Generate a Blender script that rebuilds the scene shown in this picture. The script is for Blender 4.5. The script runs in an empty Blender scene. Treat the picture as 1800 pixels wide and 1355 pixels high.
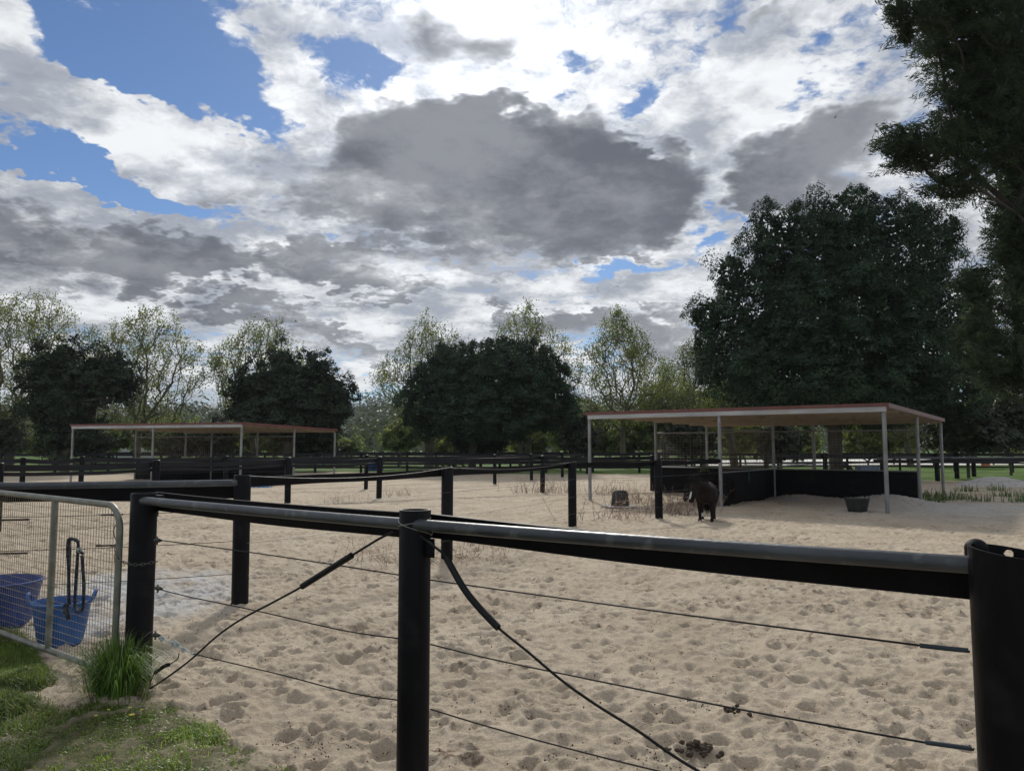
import bpy, bmesh, math, random
import numpy as np
from mathutils import Vector, Matrix, noise as mnoise
sc = bpy.context.scene
COL = sc.collection
R = math.radians
# ------------------------------------------------------------------ camera
F, H0 = 1334.0, 1.55                      # focal length in photo pixels, eye height
TH = math.atan(108 / F)                   # camera pitched up a little
cam = bpy.data.objects.new('camera', bpy.data.cameras.new('camera')); COL.objects.link(cam)
cam.location = (0, 0, H0); cam.rotation_euler = (math.pi / 2 + TH, 0, 0)
cam.data.sensor_width = 36; cam.data.lens = F / 1800 * 36
cam.data.clip_start = 0.05; cam.data.clip_end = 5000
sc.camera = cam
def ray(px, py):
    a, b = (px - 900) / F, (677.5 - py) / F
    return Vector((a, math.cos(TH) - b * math.sin(TH), math.sin(TH) + b * math.cos(TH)))
def G(px, py, z=0.0):                     # where a sight line meets the ground
    r = ray(px, py); t = (z - H0) / r.z
    return Vector((r.x * t, r.y * t, z))
def AT(px, py, Y):                        # where it meets the plane y = Y
    r = ray(px, py); t = Y / r.y
    return Vector((r.x * t, Y, H0 + r.z * t))
def ONP(px, py, A, B):                    # where it meets the upright plane through A, B
    r = ray(px, py); dx, dy = B[0] - A[0], B[1] - A[1]
    t = (A[0] * dy - A[1] * dx) / (r.x * dy - r.y * dx)
    return Vector((r.x * t, r.y * t, H0 + r.z * t))
# ------------------------------------------------------------------ light
SUN_EL, SUN_AZ = R(33), R(-3)
sun = bpy.data.objects.new('sun', bpy.data.lights.new('sun', 'SUN')); COL.objects.link(sun)
sun.data.energy = 2.8; sun.data.angle = R(4.5); sun.data.color = (1, 0.95, 0.86)
sd = Vector((math.sin(SUN_AZ) * math.cos(SUN_EL), math.cos(SUN_AZ) * math.cos(SUN_EL), math.sin(SUN_EL)))
sun.rotation_euler = (-sd).to_track_quat('-Z', 'Y').to_euler()
sc.view_settings.view_transform = 'Standard'; sc.view_settings.look = 'None'
sc.view_settings.exposure = 0.0; sc.view_settings.gamma = 1
sc.cycles.max_bounces = 8; sc.cycles.transparent_max_bounces = 12
# ------------------------------------------------------------------ sky with clouds
world = bpy.data.worlds.new('World'); sc.world = world; world.use_nodes = True
nt = world.node_tree; nt.nodes.clear(); N, L = nt.nodes, nt.links
def nd(t, **k):
    n = N.new(t)
    for a, v in k.items(): setattr(n, a, v)
    return n
def mt(op, a, b=None, c=None, clamp=False):
    n = nd('ShaderNodeMath', operation=op, use_clamp=clamp)
    for i, v in enumerate((a, b, c)):
        if v is None: continue
        if hasattr(v, 'links'): L.new(v, n.inputs[i])
        else: n.inputs[i].default_value = v
    return n.outputs[0]
def vm(op, a, b=None, s=None):
    n = nd('ShaderNodeVectorMath', operation=op)
    for i, v in enumerate((a, b)):
        if v is None: continue
        if hasattr(v, 'links'): L.new(v, n.inputs[i])
        else: n.inputs[i].default_value = v
    if s is not None: n.inputs['Scale'].default_value = s
    return n.outputs['Value' if op in ('LENGTH', 'DOT_PRODUCT') else 'Vector']
def sm(v, a, b, lo=0.0, hi=1.0):
    n = nd('ShaderNodeMapRange', interpolation_type='SMOOTHSTEP')
    L.new(v, n.inputs[0])
    for i, q in enumerate((a, b, lo, hi)): n.inputs[i + 1].default_value = q
    return n.outputs[0]
def noi(vec, scale, detail, rough=0.5, off=0.0, dist=0.0):
    n = nd('ShaderNodeTexNoise'); n.inputs['Scale'].default_value = scale
    n.inputs['Detail'].default_value = detail; n.inputs['Roughness'].default_value = rough
    n.inputs['Distortion'].default_value = dist
    L.new(vm('ADD', vec, (off, off * 1.7, -off)), n.inputs['Vector'])
    return n
tc = nd('ShaderNodeTexCoord'); dirv = vm('NORMALIZE', tc.outputs['Generated'])
sep = nd('ShaderNodeSeparateXYZ'); L.new(dirv, sep.inputs[0])
az = mt('ARCTAN2', sep.outputs[0], sep.outputs[1]); el = mt('ARCSINE', sep.outputs[2])
cmb = nd('ShaderNodeCombineXYZ'); L.new(az, cmb.inputs[0]); L.new(el, cmb.inputs[1]); AE = cmb.outputs[0]
# cloud space: stretched sideways, finer towards the horizon
inv = mt('DIVIDE', 1.0, mt('ADD', mt('ABSOLUTE', sep.outputs[2]), 0.30))
cs = nd('ShaderNodeVectorMath', operation='MULTIPLY'); L.new(dirv, cs.inputs[0]); cs.inputs[1].default_value = (1, 1, 1.9)
cq = nd('ShaderNodeVectorMath', operation='SCALE'); L.new(cs.outputs[0], cq.inputs[0]); L.new(inv, cq.inputs['Scale']); Q = cq.outputs[0]
w1 = noi(Q, 2.6, 3, 0.55, 3.1); w2 = noi(Q, 12, 3, 0.65, 7.7)
wv = vm('ADD', vm('SCALE', vm('SUBTRACT', w1.outputs['Color'], (.5, .5, .5)), s=0.19),
        vm('SCALE', vm('SUBTRACT', w2.outputs['Color'], (.5, .5, .5)), s=0.11))
W = vm('ADD', AE, wv); W2 = vm('ADD', AE, vm('SCALE', wv, s=0.75))
def AEof(px, py):
    d = ray(px, py).normalized(); return math.atan2(d.x, d.y), math.asin(d.z)
FR = {}
def frame(vec, q):                        # the angle space turned by q degrees
    if q == 0: return vec
    if (vec, q) not in FR:
        n = nd('ShaderNodeVectorRotate', rotation_type='Z_AXIS'); L.new(vec, n.inputs['Vector']); n.inputs['Angle'].default_value = R(-q)
        FR[(vec, q)] = n.outputs[0]
    return FR[(vec, q)]
def blobs(vec, lst, o=1.45, i=0.45):
    acc = None
    for (px, py, rx, ry, rot, w) in lst:
        a, e = AEof(px, py); q = min((-20, -8, 0, 12, 26), key=lambda t: abs(t - rot))
        ax, _ = AEof(px + rx, py); _, ey = AEof(px, py - ry); sx, sy = abs(ax - a), abs(ey - e)
        c_, s_ = math.cos(R(-q)), math.sin(R(-q)); cx, cy = a * c_ - e * s_, a * s_ + e * c_
        m = nd('ShaderNodeVectorMath', operation='MULTIPLY_ADD'); L.new(frame(vec, q), m.inputs[0])
        m.inputs[1].default_value = (1 / sx, 1 / sy, 0); m.inputs[2].default_value = (-cx / sx, -cy / sy, 0)
        v = mt('MULTIPLY_ADD', vm('LENGTH', m.outputs[0]), -1 / (o - i), o / (o - i), clamp=True)
        acc = mt('MULTIPLY_ADD', v, w, acc if acc is not None else 0.0)
    return acc
COV = [  # + cloud, - blue gap : px, py, rx, ry, turn, weight
 (290, 95, 185, 105, 0, -1.3), (440, 190, 80, 60, -30, -.9), (110, 310, 175, 24, -6, -1.15), (300, 352, 170, 34, -8, -1.2), (452, 330, 60, 40, 0, -.8),
 (175, 170, 120, 22, 0, -.7), (590, 105, 40, 50, 20, -.7), (668, 105, 46, 42, 0, -1.0), (982, 100, 36, 42, 10, -.95), (1145, 160, 74, 34, 15, -1.2),
 (1405, 185, 75, 22, 10, -.9), (1130, 459, 66, 20, 0, -1.1), (1262, 385, 26, 50, -10, -.9), (1243, 285, 14, 40, 0, -.6), (1230, 60, 60, 22, 20, -.35),
 (400, 90, 80, 100, 0, -.9), (60, 185, 60, 12, 0, -.5), (205, 130, 120, 46, -8, -1.0), (180, 330, 150, 22, -6, -.5), (640, 700, 60, 26, 0, -1.1), (380, 545, 70, 14, 0, -.5), (560, 395, 30, 10, -20, -.45), (1510, 60, 60, 30, 20, -.45), (1560, 440, 20, 8, 0, -.4),
 (215, 248, 235, 40, -8, 1.1), (395, 262, 70, 50, -35, .55), (35, 60, 62, 85, 15, .75), (60, 150, 60, 30, 0, .55), (545, 120, 46, 46, 0, .55), (560, 20, 150, 30, 10, .55),
 (110, 365, 110, 30, 5, .6), (450, 385, 150, 24, 10, .4), (1060, 150, 60, 26, -5, .5), (840, 60, 120, 80, 0, .8), (860, 290, 400, 140, 0, 1.2), (230, 460, 300, 90, 0, 1.0),
 (1390, 280, 150, 90, 0, .9), (1300, 110, 110, 60, 35, .8), (800, 540, 800, 60, 0, .45)]
DARK = [
 (700, 285, 205, 100, 10, .85), (960, 275, 240, 95, -6, .95), (1130, 330, 130, 90, -10, .7), (960, 405, 170, 75, 0, .95), (1180, 385, 70, 40, 0, .6), (790, 240, 200, 60, 0, .3),
 (190, 455, 275, 58, -3, 1.05), (40, 480, 180, 50, 0, .35), (420, 480, 90, 60, 0, .4), (700, 462, 180, 36, 6, 1.05), (600, 425, 90, 26, 0, .5), (830, 470, 80, 26, 0, .5),
 (1390, 265, 120, 62, 22, .85), (1330, 320, 90, 60, 0, .55), (1500, 250, 110, 70, 10, .7), (1290, 105, 85, 44, 35, .5), (1560, 330, 120, 60, 0, .5), (1350, 20, 120, 30, 10, .4),
 (455, 555, 130, 20, 0, .6), (640, 610, 170, 34, 0, 1.0), (700, 530, 110, 22, 0, .7), (1130, 560, 200, 46, 5, .75), (1190, 610, 120, 30, 0, .5), (990, 560, 120, 20, 12, .5),
 (250, 520, 300, 14, 0, .3), (740, 50, 46, 55, 20, .55), (845, 60, 40, 26, 0, .4), (930, 500, 60, 18, 10, .35), (560, 500, 150, 20, 0, .4), (880, 545, 60, 20, 0, .35),
 (500, 400, 110, 26, 10, -.6), (560, 190, 90, 60, 30, -.5), (860, 145, 230, 24, 0, -.8), (1255, 330, 34, 130, 0, -.7), (1130, 140, 90, 30, 0, -.6), (960, 500, 240, 12, 8, -.7), (560, 520, 160, 9, 4, -.6),
 (300, 575, 240, 16, 0, -.8), (640, 665, 130, 26, 0, -.9), (760, 560, 220, 9, 5, -.6), (200, 370, 200, 18, 0, -.6), (1180, 210, 60, 30, -30, -.5), (1250, 500, 160, 18, 10, -.7), (1090, 520, 100, 10, 10, -.4), (1440, 190, 110, 26, 12, -.6), (1130, 250, 40, 12, -15, -.7), (1480, 90, 120, 60, 20, .4), (1180, 30, 90, 30, 10, .3)]
fb = noi(Q, 4.2, 8, 0.6, 0.0).outputs[0]
fb2 = noi(Q, 2.4, 3, 0.55, 12.0).outputs[0]
fine = noi(vm('ADD', Q, vm('SCALE', wv, s=1.2)), 15, 5, 0.66, 5.0).outputs[0]
fup = noi(vm('ADD', Q, (0.0, -0.03, 0.085)), 4.2, 5, 0.55, 0.0).outputs[0]
fb_lo = noi(Q, 4.2, 5, 0.55, 0.0).outputs[0]
sunw = mt('SUBTRACT', fup, fb_lo)          # cloud standing sunward of this point shades it
nsum = mt('ADD', mt('MULTIPLY', mt('SUBTRACT', fb, .5), 2.4), mt('MULTIPLY', mt('SUBTRACT', fine, .5), 2.3))
D = mt('ADD', mt('ADD', blobs(W, COV), 0.56), nsum)
cov = sm(D, -0.22, 0.62)
T = mt('ADD', blobs(W2, DARK, 1.6, .25), mt('ADD', mt('MULTIPLY', mt('SUBTRACT', fb2, .5), 1.5), mt('ADD', mt('MULTIPLY', mt('SUBTRACT', fb, .5), 1.15), mt('MULTIPLY', mt('SUBTRACT', fine, .5), .35))))
skv = nd('ShaderNodeVectorMath', operation='MULTIPLY'); L.new(W2, skv.inputs[0]); skv.inputs[1].default_value = (5, 17, 0)
streak = mt('MULTIPLY', mt('SUBTRACT', noi(skv.outputs[0], 1.0, 5, .55, 2.0).outputs[0], .5), sm(el, .36, .14, .6, 4.0))
T = mt('ADD', T, mt('ADD', mt('MULTIPLY', streak, 1.15), mt('ADD', mt('MULTIPLY', sunw, 1.7), 0.06)))
Ds = mt('SUBTRACT', D, mt('MULTIPLY', mt('SUBTRACT', fine, .5), 1.7))
thick = mt('MULTIPLY', sm(T, -0.15, 1.1), sm(Ds, 0.10, 1.15))
puff = mt('SUBTRACT', mt('ADD', mt('MULTIPLY', mt('SUBTRACT', fine, .5), .55), mt('MULTIPLY', mt('SUBTRACT', fb, .5), .6)), mt('MULTIPLY', sunw, 1.2))
sdot = vm('DOT_PRODUCT', dirv, tuple(sd))
glow = mt('POWER', mt('MAXIMUM', sdot, 0.0), 55.0)
glow2 = mt('POWER', mt('MAXIMUM', sdot, 0.0), 5.0)
def mixc(f, a, b):
    n = nd('ShaderNodeMix', data_type='RGBA')
    L.new(f, n.inputs['Factor']) if hasattr(f, 'links') else None
    for s, v in (('A', a), ('B', b)):
        sk = [i for i in n.inputs if i.name == s and i.type == 'RGBA'][0]
        if hasattr(v, 'links'): L.new(v, sk)
        else: sk.default_value = (*v, 1)
    return [o for o in n.outputs if o.type == 'RGBA'][0]
SK = 0.085
lit = vm('SCALE', mixc(sm(puff, -.24, .30), (0.36, 0.39, 0.45), (0.90, 0.92, 0.94)), s=1 / SK)
dark = vm('SCALE', mixc(sm(mt('ADD', mt('MULTIPLY', fb, 1.2), mt('ADD', mt('MULTIPLY', mt('SUBTRACT', fine, .5), .35), mt('MULTIPLY', mt('SUBTRACT', fb2, .5), .9))), .42, .82), (0.14, 0.153, 0.185), (0.285, 0.30, 0.335)), s=1 / SK)
cc = mixc(thick, lit, dark)
gl = nd('ShaderNodeVectorMath', operation='SCALE'); L.new(cc, gl.inputs[0])
gt = mt('MULTIPLY', mt('ADD', mt('MULTIPLY', glow, .8), mt('MULTIPLY', glow2, 0.10)), mt('SUBTRACT', 1.12, thick))
rim = mt('MULTIPLY', mt('MULTIPLY', mt('MULTIPLY', sm(thick, 0.0, .25), sm(thick, .75, .3)), glow2), .45)
L.new(mt('ADD', mt('ADD', 0.95, gt), rim), gl.inputs['Scale'])
sky = nd('ShaderNodeTexSky', sky_type='NISHITA'); sky.sun_disc = False
sky.sun_elevation = SUN_EL; sky.sun_rotation = SUN_AZ; sky.altitude = 50; sky.dust_density = 0.15; sky.air_density = 0.95; sky.ozone_density = 2.5
low = sm(el, 0.0, 0.10)
tint = nd('ShaderNodeVectorMath', operation='MULTIPLY'); L.new(sky.outputs[0], tint.inputs[0]); tint.inputs[1].default_value = (.66, .80, .98)
final = mixc(cov, tint.outputs[0], gl.outputs[0])
# thin bright veil right at the horizon
final = mixc(low, vm('SCALE', mixc(mt('MULTIPLY', fb, 1), (.30, .36, .44), (.48, .53, .58)), s=1 / SK), final)
bg = nd('ShaderNodeBackground'); bg.inputs['Strength'].default_value = SK
L.new(final, bg.inputs['Color'])
wo = nd('ShaderNodeOutputWorld'); L.new(bg.outputs[0], wo.inputs[0])
world.cycles.sampling_method = 'MANUAL'; world.cycles.sample_map_resolution = 1024
# ------------------------------------------------------------------ helpers
RNG = np.random.default_rng(7); random.seed(7)
ORG = {}
def props(o, label=None, cat=None, group=None, kind=None):
    if label: o['label'] = label
    if cat: o['category'] = cat
    if group: o['group'] = group
    if kind: o['kind'] = kind
    return o
def thing(name, label, cat, loc=(0, 0, 0), group=None, rz=0.0):
    o = bpy.data.objects.new(name, None); COL.objects.link(o); o.location = loc; o.rotation_euler = (0, 0, rz)
    o.empty_display_size = 0.1; ORG[o.name] = (Vector(loc), rz)
    return props(o, label, cat, group)
class MB:
    def __init__(s): s.v = []; s.f = []; s.n = 0
    def add(s, vs, fs):
        s.v.extend([tuple(q) for q in vs]); s.f.extend([tuple(i + s.n for i in q) for q in fs]); s.n += len(vs); return s
    def box(s, c, size, rz=0.0, ry=0.0, rx=0.0):
        m = Matrix.Rotation(rz, 3, 'Z') @ Matrix.Rotation(ry, 3, 'Y') @ Matrix.Rotation(rx, 3, 'X'); c = Vector(c)
        vs = [c + m @ Vector((i * size[0] / 2, j * size[1] / 2, k * size[2] / 2)) for i in (-1, 1) for j in (-1, 1) for k in (-1, 1)]
        return s.add(vs, [(0, 1, 3, 2), (4, 6, 7, 5), (0, 4, 5, 1), (2, 3, 7, 6), (0, 2, 6, 4), (1, 5, 7, 3)])
    def beam(s, a, b, w, h):              # rectangular bar from a to b, h tall, w thick, upright sides
        a, b = Vector(a), Vector(b); d = (b - a).normalized(); n = Vector((-d.y, d.x, 0))
        n = n.normalized() if n.length > 1e-6 else Vector((1, 0, 0)); u = d.cross(n) * -1
        vs = [p + n * i * w / 2 + u * k * h / 2 for p in (a, b) for i in (-1, 1) for k in (-1, 1)]
        return s.add(vs, [(0, 2, 3, 1), (4, 5, 7, 6), (0, 4, 6, 2), (1, 3, 7, 5), (0, 1, 5, 4), (2, 6, 7, 3)])
    def tube(s, pts, r, seg=10, cap=True, closed=False):
        P = [Vector(p) for p in pts]; n = len(P); rr = r if isinstance(r, (list, tuple)) else [r] * n
        T = []
        for i in range(n):
            a = P[(i - 1) % n] if (closed or i > 0) else P[i]; b = P[(i + 1) % n] if (closed or i < n - 1) else P[i]
            d = b - a; T.append(d.normalized() if d.length > 1e-9 else Vector((0, 0, 1)))
        u = T[0].orthogonal().normalized(); vs = []
        for i in range(n):
            u = u - T[i] * u.dot(T[i]); u = u.normalized() if u.length > 1e-6 else T[i].orthogonal().normalized()
            w = T[i].cross(u)
            for k in range(seg):
                a = 2 * math.pi * k / seg; vs.append(P[i] + (u * math.cos(a) + w * math.sin(a)) * rr[i])
        fs = []
        for i in range(n if closed else n - 1):
            j = (i + 1) % n
            for k in range(seg):
                q = (k + 1) % seg; fs.append((i * seg + k, i * seg + q, j * seg + q, j * seg + k))
        if cap and not closed:
            fs.append(tuple(range(seg))[::-1]); fs.append(tuple((n - 1) * seg + k for k in range(seg)))
        return s.add(vs, fs)
    def lathe(s, prof, seg=32, c=(0, 0, 0), sx=1, sy=1, close=False):
        vs = [(c[0] + r * math.cos(2 * math.pi * k / seg) * sx, c[1] + r * math.sin(2 * math.pi * k / seg) * sy, c[2] + z) for r, z in prof for k in range(seg)]
        fs = [(i * seg + k, i * seg + (k + 1) % seg, (i + 1) * seg + (k + 1) % seg, (i + 1) * seg + k) for i in range(len(prof) - 1) for k in range(seg)]
        return s.add(vs, fs)
    def ribbon(s, pts, h, t=0.012, side=None, lean=None):   # upright strap following pts (top edge), h tall
        P = [Vector(p) for p in pts]; n = len(P); vs = []
        for i in range(n):
            d = (P[min(i + 1, n - 1)] - P[max(i - 1, 0)]); nn = Vector((-d.y, d.x, 0)).normalized()
            ln = (lean[i] if lean else 0.0); u = Vector((0, 0, -1)) * math.cos(ln) + nn * math.sin(ln); w = nn * math.cos(ln) + Vector((0, 0, 1)) * math.sin(ln)
            vs += [P[i] - w * t / 2, P[i] + w * t / 2, P[i] + u * h + w * t / 2, P[i] + u * h - w * t / 2]
        fs = [(i * 4 + a, i * 4 + (a + 1) % 4, i * 4 + 4 + (a + 1) % 4, i * 4 + 4 + a) for i in range(n - 1) for a in range(4)]
        fs += [(0, 3, 2, 1), tuple((n - 1) * 4 + k for k in range(4))]
        return s.add(vs, fs)
    def build(s, name, m, parent=None, smooth=True, bevel=0.0, local=False):
        me = bpy.data.meshes.new(name); V = s.v
        o = bpy.data.objects.new(name, me)
        if parent is not None:
            if not local:
                loc, rz = ORG[parent.name]; M = Matrix.Rotation(-rz, 3, 'Z'); V = [M @ (Vector(q) - loc) for q in V]
            ORG[o.name] = ORG[parent.name]
        me.from_pydata([tuple(q) for q in V], [], s.f); me.materials.append(m); me.update()
        bm = bmesh.new(); bm.from_mesh(me); bmesh.ops.recalc_face_normals(bm, faces=bm.faces); bm.to_mesh(me); bm.free()
        if smooth: me.polygons.foreach_set('use_smooth', [True] * len(me.polygons)); 
        COL.objects.link(o)
        if smooth:
            try: me.set_sharp_from_angle(angle=R(38))
            except Exception: pass
        if parent is not None: o.parent = parent
        ORG.setdefault(o.name, (Vector((0, 0, 0)), 0.0))
        if bevel:
            b = o.modifiers.new('b', 'BEVEL'); b.width = bevel; b.segments = 2; b.limit_method = 'ANGLE'
        return o
def np_mesh(name, V, Fc, m, parent=None, smooth=False, attrs=None):
    """V (n,3), Fc (m,k) arrays -> mesh object, fast"""
    me = bpy.data.meshes.new(name); V = np.asarray(V, np.float32); Fc = np.asarray(Fc, np.int32); k = Fc.shape[1]
    o = bpy.data.objects.new(name, me)
    if parent is not None:
        loc, rz = ORG[parent.name]; V = V - np.array(loc, np.float32); ORG[o.name] = ORG[parent.name]
    me.vertices.add(len(V)); me.vertices.foreach_set('co', V.ravel())
    me.loops.add(Fc.size); me.loops.foreach_set('vertex_index', Fc.ravel())
    me.polygons.add(len(Fc)); me.polygons.foreach_set('loop_start', np.arange(0, Fc.size, k, dtype=np.int32))
    me.polygons.foreach_set('use_smooth', np.full(len(Fc), smooth)); me.update(calc_edges=True)
    me.materials.append(m)
    for a, val in (attrs or {}).items():
        at = me.attributes.new(a, 'FLOAT', 'POINT'); at.data.foreach_set('value', np.asarray(val, np.float32).ravel())
    COL.objects.link(o)
    if parent is not None: o.parent = parent
    ORG.setdefault(o.name, (Vector((0, 0, 0)), 0.0))
    return o
# ------------------------------------------------------------------ materials
def newmat(name):
    m = bpy.data.materials.new(name); m.use_nodes = True; t = m.node_tree; t.nodes.clear()
    out = t.nodes.new('ShaderNodeOutputMaterial'); return m, t, out
def surf(name, c1, c2=None, rough=.6, metal=0.0, scale=8, bump=0.0, bscale=60, stretch=(1, 1, 1), spec=.5, detail=5, lo=.35, hi=.65, c3=None, s3=3):
    m, t, out = newmat(name); n, l = t.nodes, t.links
    p = n.new('ShaderNodeBsdfPrincipled'); l.new(p.outputs[0], out.inputs[0])
    p.inputs['Roughness'].default_value = rough; p.inputs['Metallic'].default_value = metal; p.inputs['Specular IOR Level'].default_value = spec
    co = n.new('ShaderNodeTexCoord'); mp = n.new('ShaderNodeMapping'); mp.inputs['Scale'].default_value = stretch; l.new(co.outputs['Object'], mp.inputs[0])
    tx = n.new('ShaderNodeTexNoise'); tx.inputs['Scale'].default_value = scale; tx.inputs['Detail'].default_value = detail; l.new(mp.outputs[0], tx.inputs['Vector'])
    cr = n.new('ShaderNodeValToRGB'); cr.color_ramp.elements[0].position = lo; cr.color_ramp.elements[1].position = hi
    cr.color_ramp.elements[0].color = (*c1, 1); cr.color_ramp.elements[1].color = (*(c2 or c1), 1); l.new(tx.outputs[0], cr.inputs[0])
    colr = cr.outputs[0]
    if c3:
        t3 = n.new('ShaderNodeTexNoise'); t3.inputs['Scale'].default_value = s3; t3.inputs['Detail'].default_value = 8; l.new(co.outputs['Object'], t3.inputs['Vector'])
        mr = n.new('ShaderNodeMapRange'); mr.inputs[1].default_value = .55; mr.inputs[2].default_value = .72; l.new(t3.outputs[0], mr.inputs[0])
        mx = n.new('ShaderNodeMixRGB'); l.new(mr.outputs[0], mx.inputs[0]); l.new(colr, mx.inputs[1]); mx.inputs[2].default_value = (*c3, 1); colr = mx.outputs[0]
    l.new(colr, p.inputs['Base Color'])
    rr = n.new('ShaderNodeMapRange'); rr.inputs[3].default_value = max(0, rough - .12); rr.inputs[4].default_value = min(1, rough + .12); l.new(tx.outputs[0], rr.inputs[0]); l.new(rr.outputs[0], p.inputs['Roughness'])
    if bump:
        tb = n.new('ShaderNodeTexNoise'); tb.inputs['Scale'].default_value = bscale; tb.inputs['Detail'].default_value = 4; l.new(mp.outputs[0], tb.inputs['Vector'])
        bp = n.new('ShaderNodeBump'); bp.inputs['Strength'].default_value = bump; bp.inputs['Distance'].default_value = .01; l.new(tb.outputs[0], bp.inputs['Height']); l.new(bp.outputs[0], p.inputs['Normal'])
    return m
def leafmat(name, ca, cb, trans=.35, cc_=None, gloss=.06, rough=.45):
    m, t, out = newmat(name); n, l = t.nodes, t.links
    ge = n.new('ShaderNodeNewGeometry'); cr = n.new('ShaderNodeValToRGB'); l.new(ge.outputs['Random Per Island'], cr.inputs[0])
    cr.color_ramp.elements[0].color = (*ca, 1); cr.color_ramp.elements[1].color = (*cb, 1)
    if cc_: e = cr.color_ramp.elements.new(.93); e.color = (*cb, 1); cr.color_ramp.elements[-1].color = (*cc_, 1)
    co = n.new('ShaderNodeTexCoord'); tx = n.new('ShaderNodeTexNoise'); tx.inputs['Scale'].default_value = .9; l.new(co.outputs['Object'], tx.inputs['Vector'])
    mr = n.new('ShaderNodeMapRange'); mr.inputs[1].default_value = .3; mr.inputs[2].default_value = .7; mr.inputs[3].default_value = .4; mr.inputs[4].default_value = 1.95; l.new(tx.outputs[0], mr.inputs[0])  # noise varies leaf tone and paints clump highlights and shade into the colour
    hs = n.new('ShaderNodeHueSaturation'); l.new(cr.outputs[0], hs.inputs['Color']); l.new(mr.outputs[0], hs.inputs['Value'])
    df = n.new('ShaderNodeBsdfDiffuse'); tr = n.new('ShaderNodeBsdfTranslucent'); gl = n.new('ShaderNodeBsdfGlossy'); gl.inputs['Roughness'].default_value = rough
    l.new(hs.outputs[0], df.inputs[0])
    h2 = n.new('ShaderNodeHueSaturation'); h2.inputs['Hue'].default_value = .485; h2.inputs['Value'].default_value = 1.5; l.new(hs.outputs[0], h2.inputs['Color']); l.new(h2.outputs[0], tr.inputs[0])
    m1 = n.new('ShaderNodeMixShader'); m1.inputs[0].default_value = trans; l.new(df.outputs[0], m1.inputs[1]); l.new(tr.outputs[0], m1.inputs[2])
    m2 = n.new('ShaderNodeMixShader'); m2.inputs[0].default_value = gloss; l.new(m1.outputs[0], m2.inputs[1]); l.new(gl.outputs[0], m2.inputs[2]); l.new(m2.outputs[0], out.inputs[0])
    return m
M = {}
M['post'] = surf('black plastic post sleeve', (.0035, .0035, .0045), (.008, .008, .010), rough=.45, scale=5, stretch=(1, 1, .35), bump=.25, bscale=30, spec=.12, c3=(.013, .013, .014), s3=7)
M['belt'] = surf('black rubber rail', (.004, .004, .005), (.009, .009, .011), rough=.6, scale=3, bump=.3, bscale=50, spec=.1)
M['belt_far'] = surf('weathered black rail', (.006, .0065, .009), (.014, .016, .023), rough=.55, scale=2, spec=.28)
M['pipe'] = surf('galvanised pipe', (.036, .042, .050), (.078, .088, .10), rough=.42, metal=.3, scale=9, stretch=(.3, .3, 1), bump=.2, bscale=90, c3=(.13, .14, .14), s3=14)
M['galv'] = surf('galvanised steel', (.20, .21, .22), (.32, .33, .34), rough=.5, metal=.3, scale=6, stretch=(1, 1, .4), c3=(.24, .22, .19), s3=9)
M['gatepipe'] = surf('weathered gate steel', (.13, .14, .12), (.24, .25, .22), rough=.5, metal=.3, scale=12, c3=(.20, .18, .13), s3=10, bump=.1)
M['mesh'] = surf('gate mesh wire', (.14, .11, .075), (.26, .22, .16), rough=.55, metal=.4, scale=8)
M['wire'] = surf('dark coated wire', (.004, .004, .005), (.010, .010, .012), spec=.2, rough=.5, scale=20)
M['thinwire'] = surf('bare steel wire', (.35, .36, .36), (.22, .22, .21), rough=.45, metal=.6, scale=30)
M['sleeve'] = surf('black rubber hose', (.005, .006, .007), (.012, .014, .016), spec=.25, rough=.55, scale=14, bump=.2)
M['sleeve2'] = surf('blue-green poly sleeve', (.010, .022, .034), (.018, .036, .05), rough=.5, scale=14)
M['insul'] = surf('pale insulator plastic', (.30, .36, .36), (.5, .56, .55), rough=.4, scale=30)
M['red'] = surf('red oxide flashing', (.12, .043, .037), (.18, .062, .052), rough=.45, scale=4, c3=(.16, .07, .06), s3=5)
M['white'] = surf('pale roof beam', (.33, .34, .35), (.46, .47, .48), rough=.5, scale=3, stretch=(.5, .5, 3), c3=(.36, .33, .28), s3=2.5)
M['ceil'] = surf('underside of roof sheet', (.30, .245, .19), (.40, .34, .27), rough=.6, scale=3, c3=(.22, .16, .12), s3=3)
M['wallr'] = surf('black rubber wall', (.003, .003, .004), (.007, .007, .009), rough=.7, scale=3, spec=.15, bump=.3, bscale=8, c3=(.015, .014, .013), s3=4)
M['blue'] = surf('blue flexible tub', (.004, .085, .30), (.008, .12, .40), rough=.38, scale=6, c3=(.03, .14, .38), s3=8)
M['navy'] = surf('indigo tub', (.005, .040, .18), (.008, .055, .26), rough=.4, scale=5)
M['sky_blue'] = surf('pale blue trough', (.10, .28, .52), (.14, .36, .62), rough=.5, scale=5)
M['blk'] = surf('black rubber tub', (.010, .012, .012), (.022, .025, .024), rough=.55, scale=8)
M['slab'] = surf('pale grey slab', (.40, .40, .40), (.5, .5, .5), rough=.8, scale=9)
M['chain'] = surf('dark steel chain', (.05, .05, .05), (.12, .11, .10), rough=.45, metal=.7, scale=30)
M['bark'] = surf('mottled plane bark', (.07, .062, .048), (.17, .155, .12), rough=.85, scale=2.2, bump=.5, bscale=8, c3=(.09, .075, .055), s3=1.4)
M['barkd'] = surf('fig bark', (.05, .043, .035), (.12, .105, .09), rough=.9, scale=2, bump=.5, bscale=6)
M['horse1'] = surf('dark bay coat', (.007, .0045, .0045), (.017, .0115, .0108), rough=.6, scale=5, spec=.10)
M['horse2'] = surf('black coat', (.005, .0045, .005), (.011, .010, .010), rough=.6, scale=5, spec=.08)
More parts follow.
